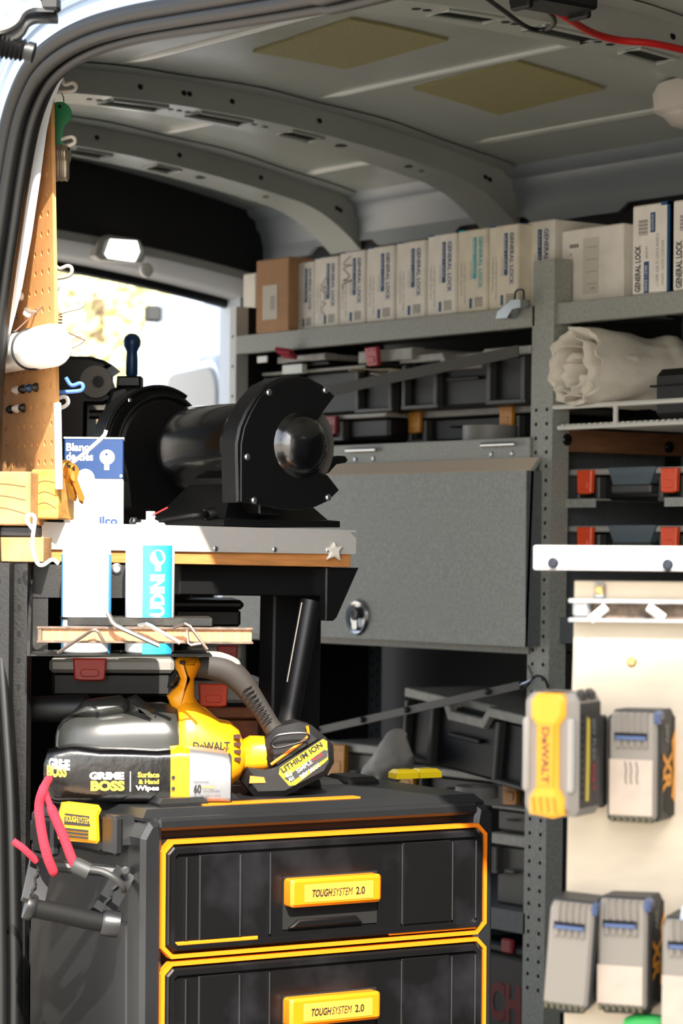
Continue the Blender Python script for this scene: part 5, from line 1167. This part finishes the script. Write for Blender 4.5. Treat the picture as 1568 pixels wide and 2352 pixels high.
M_ks = mat('nickel_key', 'B0A48F', 0.35, .7, var=.25, vscale=80)
for k in range(9):
    key(124 + k * 3.9, 352 + (k % 3), RA + 74 + (k % 4) * 4, '%s worn nickel key from the left in the tight bunch below the green key' % ORD[k], M_ks, hr_=.012, L=.037, bw=.0045, D=3.495 + k * .0005, grp='bunch of nickel keys')
M_bk = mat('brass_key', 'C98F3C', 0.3, .85)
for k, (px, py, dg) in enumerate(((151, 1075, 30), (157, 1078, 50), (163, 1082, 15), (170, 1088, 60))):
    t = key(px, py, RA + dg, '%s brass key from the left hanging before the blue carton' % ORD[k], M_bk, hr_=.011, L=.045, bw=.004, D=3.50, grp='bunch of brass keys'); t.rotation_euler = (0, R(-14 - 4 * k), R(RA + dg))
p = at(196, 1100, 3.505); o = MB().prism([(.0125 * math.cos(2 * math.pi * k / 24), .0135 * math.sin(2 * math.pi * k / 24)) for k in range(24)], -.001, .001).build('key_tag', M_white, loc=p, rotz=RA); tag(o, 'round white key tag beside the brass keys', 'tag')
# timber blocks under the board
M_tim = mat('timber_end', 'A87F50', 0.8, var=.2, vscale=30, bump=.4, bscale=300); M_tim2 = mat('timber_yellow', 'D9A84E', 0.75, col2='B77E2E', vscale=18, stretch=(1, 1, 6))
for px0, px1, py0, py1, D, m, lb in ((-70, 70, 1083, 1206, 3.44, M_tim, 'rough sawn timber block under the pegboard at the left edge'), (71, 134, 1078, 1192, 3.47, M_tim2, 'yellow grained timber offcut beside the key blank box')):
    fr = Fr(at(px0, py1, D), RA - 8); t = fthing('timber_block', lb, 'timber', fr, 'timber blocks under the pegboard'); a, z0 = fr.p(px0, py1); c, z1 = fr.p(px1, py0)
    MB().rbox(a, c, 0, .09, z0, z1, .002).build('block', m, t)
    for k in range(3): MB().tube(smoothpath([(a + (c - a) * .1, -.0003, z0 + (z1 - z0) * (.25 + .22 * k)), (a + (c - a) * .5, -.0003, z0 + (z1 - z0) * (.33 + .22 * k)), (a + (c - a) * .92, -.0003, z0 + (z1 - z0) * (.22 + .25 * k))], 4), .0006, 4).build('growth_ring', mat('ring_brown', '7A5530', 0.8), t)
# left end of the bench: rubber edge and raw wood
fr = Fr(at(-60, 1290, 3.45), RA - 4); t = fthing('bench_offcut', 'raw wood plank end with a black rubber strip below the timber blocks', 'plank', fr)
a, z0 = fr.p(-60, 1290); c, z1 = fr.p(100, 1234); _, z2 = fr.p(0, 1208)
MB().rbox(a, c, 0, .06, z0, z1, .001).build('plank', M_tim, t); MB().rbox(a, c - .012, -.002, .06, z1, z2, .002).build('rubber_strip', M_rub, t)
# white pipe strapped to the board
ax = Vector((-math.cos(R(PD)), -math.sin(R(PD)), 0)); e0 = at(122, 793, 3.40)
pp = thing('white_pipe', 'white capped plastic pipe strapped across the pegboard', 'pipe', e0, 0)
MB().lathe([(.0255, .05), (.0255, .36)], (0, 0, 0), ax, 32).build('pipe', M_white, pp, smooth=60)
MB().lathe([(.0003, -.002), (.020, -.002), (.0265, .0), (.0285, .004), (.0285, .045), (.0275, .055), (.0256, .055)], (0, 0, 0), ax, 36).build('end_cap', M_white, pp, smooth=40)
e1 = ax.cross(UP).normalized()
MB().tube([ax * .082 + (e1 * math.cos(2 * math.pi * k / 28) + UP * math.sin(2 * math.pi * k / 28)) * .0268 for k in range(28)], .0016, 6, True).build('cable_tie', M_bpl, pp)
MB().tube([at(34, 762, 3.41) - e0, at(98, 703, 3.42) - e0], .0011, 6).build('tie_tail', mat('tie_brown', '5B3A26', 0.5), pp)
MB().tube([at(157, 764, 3.44) - e0, at(196, 782, 3.44) - e0], .001, 6).build('tie_tail', mat('tie_brown', '5B3A26', 0.5), pp)

# ================================================================== spray cans in their holder
CHd = RA + 5
CH = Fr(at(322, 1428, 3.40), CHd, 0.0)
zS = CH.p(322, 1420)[1]
ch = fthing('can_holder', 'black steel spray can holder bracket below the bench edge', 'holder', CH)
M_chs = mat('holder_black', '36332C', 0.5, bump=.1, bscale=400, col2='0C0C0C', vscale=25, thr=(.5, .75))
xa_, xb_ = CH.p(155, 1420)[0], CH.p(488, 1420)[0]
cans = [(CH.p(197, 1420)[0], .052), (CH.p(345, 1420)[0], .052)]; CRd = .0325
# top plate with two round cut-outs
m = MB(); K = 40
bnds = [xa_, (cans[0][0] + cans[1][0]) / 2, xb_]
for q_, (cx_, cy_) in enumerate(cans):
    x0, x1, y0, y1 = bnds[q_], bnds[q_ + 1], 0.0, .13; out = []; inn = []
    for k in range(K):
        a = 2 * math.pi * k / K; c_, s_ = math.cos(a), math.sin(a)
        t_ = min(((x1 - cx_) / c_ if c_ > 1e-6 else 9), ((x0 - cx_) / c_ if c_ < -1e-6 else 9), ((y1 - cy_) / s_ if s_ > 1e-6 else 9), ((y0 - cy_) / s_ if s_ < -1e-6 else 9))
        out.append((cx_ + c_ * t_, cy_ + s_ * t_, zS + .0)); inn.append((cx_ + c_ * (CRd + .002), cy_ + s_ * (CRd + .002), zS))
    m.loft([out, inn], (False, False)); m.loft([inn, [(a, c, zS - .003) for a, c, _ in inn]], (False, False)); m.loft([[(a, c, zS - .003) for a, c, _ in out], [(a, c, zS - .003) for a, c, _ in inn]], (False, False))
m.build('top_plate', M_chs, ch, smooth=30)
MB().rbox(xa_, xb_, -.003, 0, CH.p(300, 1438)[1], zS + .001, .001).build('front_lip', M_chs, ch)
zL = CH.p(300, 1508)[1]
MB().box(xa_ - .05, xb_, .0, .13, zL, zL + .002).build('bottom_plate', M_chs, ch)
MB().prism([(CH.p(62, 1290)[0], CH.p(62, 1290)[1]), (CH.p(62, 1508)[0], zL), (xb_, zL), (xb_, zL + .004), (CH.p(105, 1500)[0], zL + .004), (CH.p(105, 1500)[0], CH.p(62, 1290)[1])], .11, .113).build('back_plate', M_chs, ch)
MB().prism([(.135, zL), (.135, zS + .07), (.11, zS + .07), (.0, zS - .03), (.0, zL)], xa_ - .052, xa_ - .048, 'x').build('end_plate', M_chs, ch)
screw(ch, (CH.p(268, 1308)[0], .108, CH.p(268, 1308)[1]), (0, -1, 0), .008, M_steel, 'bolt')
MB().box(CH.p(60, 1300, .11)[0], CH.p(290, 1300, .11)[0], .108, .111, CH.p(60, 1372, .11)[1], CH.p(60, 1296, .11)[1]).build('wall_plate', M_chs, ch)
# cans
M_can = mat('can_white', 'EDEEF0', 0.3)
def can(idx, label, ytop, hz_):
    cx_, cy_ = cans[idx]; o = CH.o + CH.x * cx_ + CH.y * cy_; zbase = zL + .0025; H = CH.p(300, ytop, cy_)[1] - zbase; r = CRd
    t = thing('spray_can', label, 'spray can', (o.x, o.y, zbase), CHd, 'spray cans in the holder')
    MB().lathe([(.0003, .002), (r * .9, 0), (r, .003), (r, H - .030), (r * .96, H - .022), (r * .80, H - .010), (r * .60, H - .002), (r * .55, H), (.0003, H)], (0, 0, 0), (0, 0, 1), 40).build('can_body', M_can, t, smooth=50)
    MB().lathe([(.0108, H - .001), (.0108, H + .002), (.006, H + .004), (.006, H + .015), (.0003, H + .015)], (0, 0, 0), (0, 0, 1), 16).build('nozzle', M_white, t)
    return t, H
def cyl_patch(t, a0, a1, z0, z1, r, m, nm):
    n_ = 16; MB().grid(n_, 1, lambda i, j: (r * math.sin(R(a0 + (a1 - a0) * i)), -r * math.cos(R(a0 + (a1 - a0) * i)), z0 + (z1 - z0) * j)).build(nm, m, t, smooth=60, fix=False)
t, H1 = can(0, 'white spray can with a narrow blue edge, left one in the holder', 1222, 0)
cyl_patch(t, 62, 92, .0, H1 - .03, CRd + .0004, mat('can_blue', '3F93C8', 0.35), 'blue_stripe'); cyl_patch(t, -90, -70, .0, H1 - .03, CRd + .0004, mat('can_blue', '3F93C8', 0.35), 'blue_stripe')
text('HOUDINI', t, (0, 0, 0), (1, 0, 0), (0, 0, 1), .03, .008, mat('faint_ink', 'D5DADD', 0.5), fn=lambda a, b: Vector(((CRd + .0006) * math.sin((a - .012) / CRd), -(CRd + .0006) * math.cos((a - .012) / CRd), H1 - .038 + b)))
t, H2 = can(1, 'lock lubricant spray can with teal label and red straw, right one in the holder', 1200, 0)
MB().tube([(.003, -.005, H2 + .010), (.022, -.016, H2 + .020)], .0011, 6).build('straw', mat('red_straw', 'D81E1E', 0.4), t)
zlab = H2 - .030
cyl_patch(t, -18, 52, .0, zlab, CRd + .0004, mat('can_teal', '35B7BF', 0.35), 'teal_label')
cyl_patch(t, 40, 60, .0, zlab, CRd + .0006, mat('can_teal_blue', '2A93C4', 0.35), 'teal_edge')
c0 = R(17)
fnc = lambda a, b: Vector(((CRd + .0009) * math.sin(c0 + (.010 - b) / CRd * 1.0), -(CRd + .0009) * math.cos(c0 + (.010 - b) / CRd * 1.0), .018 + a))
zk = zlab - .016
text('HOUDINI', t, (0, 0, 0), (1, 0, 0), (0, 0, 1), zk - .022 - .018, .020, M_wht, bold=.05, slices=6, fn=fnc)
kk = MB(); kr = CRd + .0009
def cpt(da, z): return (kr * math.sin(c0 + da / CRd), -kr * math.cos(c0 + da / CRd), z)
ring = [cpt(.0105 * math.cos(2 * math.pi * k / 20), zk + .0 + .0105 * math.sin(2 * math.pi * k / 20)) for k in range(20)]
kk.add(ring, [tuple(range(20))]); kk.add([cpt(-.004, zk - .018), cpt(.004, zk - .018), cpt(.004, zk - .006), cpt(-.004, zk - .006)], [(0, 1, 2, 3)]); kk.build('keyhole_print', M_wht, t, fix=False)
# wooden tool strip with hex keys
WS = Fr(at(330, 1460, 3.36), CHd - 2, 0.0)
ws_ = fthing('tool_strip', 'wooden strip with rusty metal edges fixed along the can holder', 'strip', WS)
a, zb_s = WS.p(90, 1475); c, _ = WS.p(578, 1475); zt_s = WS.p(330, 1443)[1]; zb_s = WS.p(330, 1475)[1]
MB().rbox(a, c, 0, .012, zb_s, zt_s, .001).build('wood', mat('strip_wood', 'B8835A', 0.7, var=.2, vscale=30, stretch=(8, 1, 1)), ws_)
M_rust = mat('rusty_edge', '6B5B4F', 0.6, .4, var=.3, vscale=90)
for z in (zb_s, zt_s): MB().rbox(a - .003, c + .002, -.004, .014, z - .0015, z + .0015, .0005).build('metal_edge', M_rust, ws_)
MB().rbox(a - .002, a + .004, -.003, .012, zb_s, zt_s, .001).build('end_plate', M_rust, ws_)
def hexkey(pts, r, label, m):
    P0 = at(*pts[0], 3.34); o = MB().tube([at(a_, c_, 3.34 if k else 3.345) - P0 for k, (a_, c_) in enumerate(pts)], r, 6).build('hex_key', m, smooth=30, loc=P0); tag(o, label, 'hex key', 'hex keys on the tool strip')
M_hx = mat('hex_steel', '6B5E55', 0.4, .8); M_hxb = mat('hex_bright', '9A958E', 0.3, .8)
hexkey([(132, 1500), (208, 1450), (218, 1447), (226, 1452), (240, 1477)], .0023, 'brownish hex key leaning at the left end of the strip', M_hx)
hexkey([(248, 1408), (258, 1428), (266, 1437), (366, 1483)], .0032, 'longest hex key, bright steel, crossing the strip from the left can', M_hxb)
hexkey([(318, 1437), (336, 1434), (346, 1438), (414, 1477)], .0030, 'bright steel hex key just right of the longest one', M_hxb)
hexkey([(398, 1442), (425, 1433), (436, 1438), (476, 1492)], .0022, 'brownish hex key at the right end of the strip', M_hx)
hexkey([(430, 1447), (433, 1478), (438, 1482), (462, 1478)], .0018, 'smallest hex key, hanging upright under the right one', M_hxb)
# coat-hanger like white wire hook at the left
p0 = at(70, 1190, 3.36); o = MB().tube(smoothpath([at(a_, c_, 3.36) - p0 for a_, c_ in ((75, 1215), (62, 1196), (66, 1183), (80, 1190), (74, 1250), (84, 1290), (98, 1298), (120, 1285), (135, 1295))], 4), .0026, 8).build('wire_hook', M_white, loc=p0, smooth=80); tag(o, 'bent white wire hook hanging left of the spray cans', 'hook')
# black slotted uprights at the left edge
UPm = mat('scuffed_black', '1E1D1A', 0.5, bump=.2, bscale=200, col2='060606', vscale=14, thr=(.55, .75))
for x0, x1, D, lb in ((-30, 20, 3.42, 'scuffed black slotted upright at the left edge, nearer one'), (23, 62, 3.45, 'scuffed black slotted upright beside the can holder')):
    fr = Fr(at((x0 + x1) / 2, 1600, D), RA - 5, 0.0); t = fthing('slotted_upright', lb, 'upright', fr, 'black slotted uprights'); a = fr.p(x0, 1500)[0]; c = fr.p(x1, 1500)[0]; zt_ = fr.p(x0, 1292)[1]
    MB().box(a, c, 0, .003, 0, zt_).build('web', UPm, t); MB().box(c - .003, c, .003, .03, 0, zt_).build('flange', UPm, t)
    h = MB()
    for k in range(12):
        pz = zt_ - .02 - .035 * k; h.prism(rrect((a + c) / 2 - .002, (a + c) / 2 + .003, pz - .008, pz, .0024, 3), -.0006, .0)
    h.build('slots', M_hole, t)['kind'] = 'stuff'
# ------------------------------------------------------------------ cases under the bench
def uorg(px0, px1, yl, yt, yb, D, deg, label, latches, lidm, dep=.2):
    fr = Fr(at((px0 + px1) / 2, yb, D), deg); t = fthing('organizer_case', label, 'case', fr, 'cases under the bench'); a, z0 = fr.p(px0, yb); c, z1 = fr.p(px1, yl); zm = fr.p(px0, yt)[1]; z1 = fr.p((px0 + px1) / 2, yl)[1]; zm = fr.p((px0 + px1) / 2, yt)[1]; z0 = fr.p((px0 + px1) / 2, yb)[1]
    MB().rbox(a + .004, c - .004, .008, dep, z0, zm, .004).build('tub', M_case, t); MB().rbox(a, c, 0, dep + .005, zm, z1, .005).build('lid', lidm, t)
    for (l0, l1, ly0, ly1, m) in latches:
        p0 = fr.p(l0, ly1); p1 = fr.p(l1, ly0); w_ = p1[0] - p0[0]; h_ = p1[1] - p0[1]
        latchmesh(w_, h_, .012).map(lambda q: q + Vector(((p0[0] + p1[0]) / 2, 0, p0[1]))).build('latch', m, t)
    return t
M_clr = mat('frosted_lid', '8C8A85', 0.3, alpha=.85)
uorg(112, 400, 1513, 1546, 1600, 3.66, RA + 4, 'grey-lidded organizer with a red latch under the can holder', ((168, 245, 1512, 1560, M_red),), M_clr)
uorg(430, 560, 1480, 1520, 1560, 3.95, RA + 6, 'clear-lidded organizer with a red end latch below the tool strip end', ((497, 545, 1482, 1518, M_red),), M_clr)
uorg(395, 560, 1378, 1400, 1440, 3.92, RA + 6, 'flat black case on a shelf behind the teal spray can', (), M_case)
uorg(440, 620, 1565, 1615, 1625, 3.92, RA + 8, 'organizer with an orange latch behind the blower grip', ((455, 522, 1570, 1620, M_orr),), M_clr)
fr = Fr(at(520, 1660, 3.90), RA + 8); t = fthing('brown_box', 'brown ribbed box under the organizer behind the blower grip', 'box', fr)
for y0, y1, o_ in ((1626, 1652, 0), (1654, 1700, .006), (1702, 1760, .004)):
    a, z0 = fr.p(420, y1); c, z1 = fr.p(640, y0); z0 = fr.p(520, y1)[1]; z1 = fr.p(520, y0)[1]; MB().rbox(a, c, o_, .14, z0, z1, .003).build('panel', mat('brown_panel', '6E3A1C', 0.7, var=.2, vscale=60, bump=.4, bscale=260), t)
# ================================================================== plywood panel with batteries at the right of the opening
BP = Fr(at(1310, HY, 2.50), RA - 12, 0.0)
bp = fthing('plywood_board', 'pale plywood panel with a steel channel and battery mounts at the right', 'panel', BP)
M_bp = mat('pale_plywood', 'C6B8A2', 0.7, var=0.06, vscale=14, stretch=(1, 1, 3)); M_zn = mat('zinc', 'A9AAAB', 0.4, .7, var=.1, vscale=60)
pl = BP.poly([(1319, 1334), (1316, 1500), (1309, 1700), (1303, 1900), (1295, 2352), (1290, 2600), (1720, 2620), (1720, 1338)])
MB().prism(pl, 0, .012, bev=.001).build('plywood', M_bp, bp)
P = lambda a, c, v=0.0: BP.p(a, c, v)
# steel channel with white toggles
z0, z1 = P(1400, 1424)[1], P(1400, 1380)[1]; xa, xb = P(1310, 1400)[0], P(1720, 1400)[0]
MB().box(xa + .01, xb, -.003, 0, z0, z1).build('channel_back', mat('channel_dirty', '6A5A4C', 0.7, .2, var=.4, vscale=120), bp)
for z in (z0, z1): MB().rbox(xa, xb, -.018, .0, z - .002, z + .002, .0008).build('channel_flange', M_zn, bp)
for a, c in ((1318, 1358),): MB().rbox(P(a, 1400)[0], P(c, 1400)[0], -.012, -.002, z0 + .002, z1 + .001, .003).build('channel_clip', M_zn, bp)
for p0, p1 in (((1356, 1424), (1392, 1394)), ((1488, 1394), (1524, 1420))):
    a, c = BP.P(*p0, -.016), BP.P(*p1, -.016); MB().tube([a, c], .0042, 10).build('toggle', M_white, bp)
u0, zz0 = P(1364, 1376); u1, zz1 = P(1391, 1338); MB().rbox(u0, u1, -.004, 0, zz0, zz1, .002).build('bracket_tab', M_zn, bp)
M_brs = mat('brass_screw', 'C8A870', 0.35, .8)
for px, py in ((1376, 1355), (1450, 1520)): screw(bp, BP.P(px, py, -.004 if py < 1400 else 0), (0, -1, 0), .0052, M_brs)
# mounts
for a, c, y0, y1 in ((1330, 1395, 1640, 1850), (1400, 1520, 1640, 1880), (1290, 1350, 2090, 2320), (1390, 1500, 2090, 2320), (1540, 1640, 2120, 2340)):
    MB().rbox(P(a, y0)[0], P(c, y0)[0], -.016, 0, P(a, y1)[1], P(a, y0)[1], .002).build('battery_mount', M_bpl, bp)
# white rail above
RL = Fr(at(1225, HY, 2.47), RA - 12, 0.0); rl = fthing('white_rail', 'white painted rail with two dark bolts above the battery panel', 'rail', RL)
a, z0 = RL.p(1225, 1309); c, _ = RL.p(1720, 1309); z1 = RL.p(1300, 1254)[1]; z0 = RL.p(1300, 1309)[1]
MB().rbox(a, c, 0, .03, z0, z1, .0012).build('rail_bar', mat('rail_white', 'EFEBE6', 0.5), rl)
for px, py in ((1270, 1293), (1533, 1297)): screw(rl, RL.P(px, py), (0, -1, 0), .006, mat('dark_bolt', '2B2E3A', 0.3, .6), 'bolt')
# batteries
M_bsh = mat('battery_shell', '2A2A2A', 0.5, bump=.05, bscale=900); M_bgr = mat('battery_grey', '857E74', 0.55, bump=.04, bscale=700); M_bor = mat('battery_orange', 'F0A023', 0.45)
M_tan = mat('battery_label_tan', 'B5A595', 0.5, var=.05, vscale=60); M_slot = mat('slot_blue', '4C5F86', 0.35)
def flex(px0, px1, pxs, yt, yb, D, phi):
    fr = Fr(at((px0 + px1) / 2, yb, D), RA + phi); t = fthing('battery_pack', 'large battery with an orange lettered face, first on the panel', 'battery', fr, 'batteries on the panel')
    a = fr.p(px0, 1750)[0]; c = fr.p(px1, 1750)[0]; H = fr.p((px0 + px1) / 2, yt)[1] - fr.p((px0 + px1) / 2, yb)[1]; w = c - a; W0 = a
    dp = .060
    X = lambda f: W0 + w * f
    oc = [(X(.08), 0), (X(.92), 0), (X(1), H * .06), (X(1), H * .93), (X(.90), H), (X(.12), H), (X(0), H * .93), (X(0), H * .08)]
    MB().prism(oc, .0, dp, bev=.008, bevhi=.004).build('shell', M_bgr, t, smooth=40)
    op = [(X(.16), H * .02), (X(.60), -H * .01), (X(.80), H * .02), (X(.80), H * .16), (X(.70), H * .24), (X(.70), H * .74), (X(.82), H * .82), (X(.82), H * .95), (X(.72), H * 1.0), (X(.30), H * 1.0), (X(.18), H * .94), (X(.18), H * .80), (X(.28), H * .74), (X(.28), H * .24), (X(.16), H * .16)]
    MB().prism(op, -.006, .03, bev=.004).build('orange_face', M_bor, t, smooth=40)
    MB().prism(rrect(X(.34), X(.64), H * .24, H * .76, .002, 2), -.007, -.004, bev=.0006).build('name_panel', mat('battery_orange_dark', 'E8931C', 0.5), t)
    text('DeWALT', t, (X(.42), -.0074, H * .73), (0, 0, -1), (1, 0, 0), H * .46, w * .14, mat('brown_ink', '6B4A28', 0.6), bold=.03)
    for k in range(4): MB().prism([(X(.26 + .13 * k), H * .04), (X(.31 + .13 * k), H * .04), (X(.28 + .13 * k), H * .16), (X(.23 + .13 * k), H * .16)], -.0075, -.005).build('grip_rib', mat('battery_orange_deep', 'E07F12', 0.5), t)
    for s, l in ((.02, .14), (.83, .97)): MB().prism(rrect(X(s), X(l), H * .2, H * .8, .003, 2), -.003, .006, bev=.002).build('side_pad', mat('pad_grey', '9A968F', 0.5), t)
    for k in range(2): MB().prism([(X(.92), H * .94), (X(1.0), H * .94), (X(1.0), H * 1.0), (X(.92), H * 1.03)], .012 + k * .02, .026 + k * .02).build('terminal_rib', M_bsh, t)
    xs = X(1) + .0002
    MB().box(X(1) - .004, xs, .008, dp - .002, H * .07, H * .92).build('side_plate', M_bsh, t)
    h = MB()
    for k in range(11): h.disc((xs + .0004, .014, H * (.16 + .065 * k)), (1, 0, 0), .0022, 8)
    h.build('vent_holes', M_hole, t, fix=False)['kind'] = 'stuff'
    MB().prism([(.024, H * .12), (.029, H * .12), (.031, H * .45), (.031, H * .78), (.026, H * .8)], xs, xs + .0006, 'x').build('yellow_stripe', mat('stripe_yellow', 'C9B23A', 0.5), t)
    text('60V FLEX', t, (xs + .0006, .037, H * .78), (0, 0, -1), (0, 1, 0), H * .34, .008, M_gink); text('VOLT', t, (xs + .0006, .037, H * .43), (0, 0, -1), (0, 1, 0), H * .24, .008, mat('crimson_ink', 'A81830', 0.5), bold=.02)
flex(1199, 1322, 1392, 1592, 1876, 2.40, -28)
def batt(px0, px1, yt, yb, D, phi, label, lab=(.06, .56), tilt=0.0, side=True):
    fr = Fr(at((px0 + px1) / 2, yb, D), RA + phi); t = fthing('battery_pack', label, 'battery', fr, 'batteries on the panel'); t.rotation_euler = (0, R(tilt), R(fr.deg))
    ym = (yt + yb) / 2; a = fr.p(px0, ym)[0]; c = fr.p(px1, ym)[0]; H = fr.p((px0 + px1) / 2, yt)[1] - fr.p((px0 + px1) / 2, yb)[1]; w = c - a; dp = .065
    X = lambda f: a + w * f
    oc = [(X(.06), 0), (X(.94), 0), (X(1), H * .05), (X(1), H * .92), (X(.92), H), (X(.08), H), (X(0), H * .92), (X(0), H * .05)]
    MB().prism(oc, .006, dp, bev=.004, bevhi=.006).build('shell', M_bsh, t, smooth=40)
    MB().prism(inset(oc, .002), .0, .012, bev=.003).build('face_plate', M_bgr, t, smooth=40)
    for k in range(5): MB().prism([(X(.18 + .135 * k), H * .66), (X(.27 + .135 * k), H * .66), (X(.26 + .135 * k), H * .985), (X(.19 + .135 * k), H * .985)], -.003, .003, bev=.0015).build('face_rib', M_bgr, t)
    MB().box(X(.16), X(.80), -.0036, .0, H * .735, H * .80).build('release_slot', M_hole, t); MB().prism([(X(.18), H * .735), (X(.79), H * .735), (X(.79), H * .772), (X(.18), H * .772)], -.0046, -.002, bev=.001).build('slot_tongue', M_slot, t)
    if lab: MB().box(X(.05), X(.90), -.0008, .0, H * lab[0], H * lab[1]).build('rating_label', M_tan, t)
    for k in range(7): MB().prism([(X(.08 + .125 * k), -H * .005), (X(.15 + .125 * k), -H * .005), (X(.15 + .125 * k), H * .05), (X(.08 + .125 * k), H * .05)], -.002, .006, bev=.001).build('foot_rib', mat('olive_grey', '5A5642', 0.6), t)
    MB().prism([(X(.90), H * .90), (X(1.0), H * .88), (X(1.0), H * .97), (X(.93), H * 1.0)], -.001, .02, bev=.002).build('corner_catch', M_slot, t)
    if side:
        xs = X(1) + .0004
        MB().prism([(.018, H * .10), (.040, H * .03), (.060, H * .03), (.060, H * .93), (.046, H * .93)], xs - .002, xs, 'x').build('side_plate', M_ink, t)
        MB().prism([(.044, H * .20), (.060, H * .10), (.060, H * .88), (.044, H * .70), (.050, H * .45)], xs, xs + .0005, 'x').build('side_flash', M_bor, t)
        text('20V', t, (xs + .0006, .020, H * .88), (0, 0, -1), (0, 1, 0), H * .18, .012, M_gink, bold=.03); text('XR', t, (xs + .0006, .014, H * .62), (0, 0, -1), (0, 1, 0), H * .36, .028, M_bor, bold=.05)
    return t, X, H
t, X, H = batt(1394, 1510, 1632, 1888, 2.44, -24, 'battery with a pale label and an orange side mark, right of the orange-faced one', (.06, .56))
for k, f in enumerate((.36, .46, .58)): MB().tube([(X(f), -.0012, H * .54), (X(f + .03), -.0012, H * .46), (X(f + .01), -.0012, H * .40), (X(f + .03), -.0012, H * .34)], .0005, 5).build('pen_mark', M_dgrey, t)
batt(1242, 1352, 2068, 2318, 2.44, -16, 'tilted worn battery at the lower left of the panel', None, tilt=4, side=False)
batt(1366, 1488, 2062, 2322, 2.44, -22, 'battery with a tan half label, middle one of the lower row', (.06, .40))
batt(1514, 1640, 2110, 2376, 2.40, -20, 'battery cut by the right edge in the lower row', (.06, .5))
GT = Fr(at(1475, 2360, 2.44), RA - 15); o = MB().prism(GT.poly([(1425, 2365), (1432, 2343), (1460, 2334), (1500, 2337), (1525, 2340), (1520, 2370)]), 0, .02, bev=.003).build('green_clip', mat('green_plastic', '2FA04A', 0.45), loc=GT.o, rotz=GT.deg); tag(o, 'bright green plastic clip below the lower batteries', 'clip')
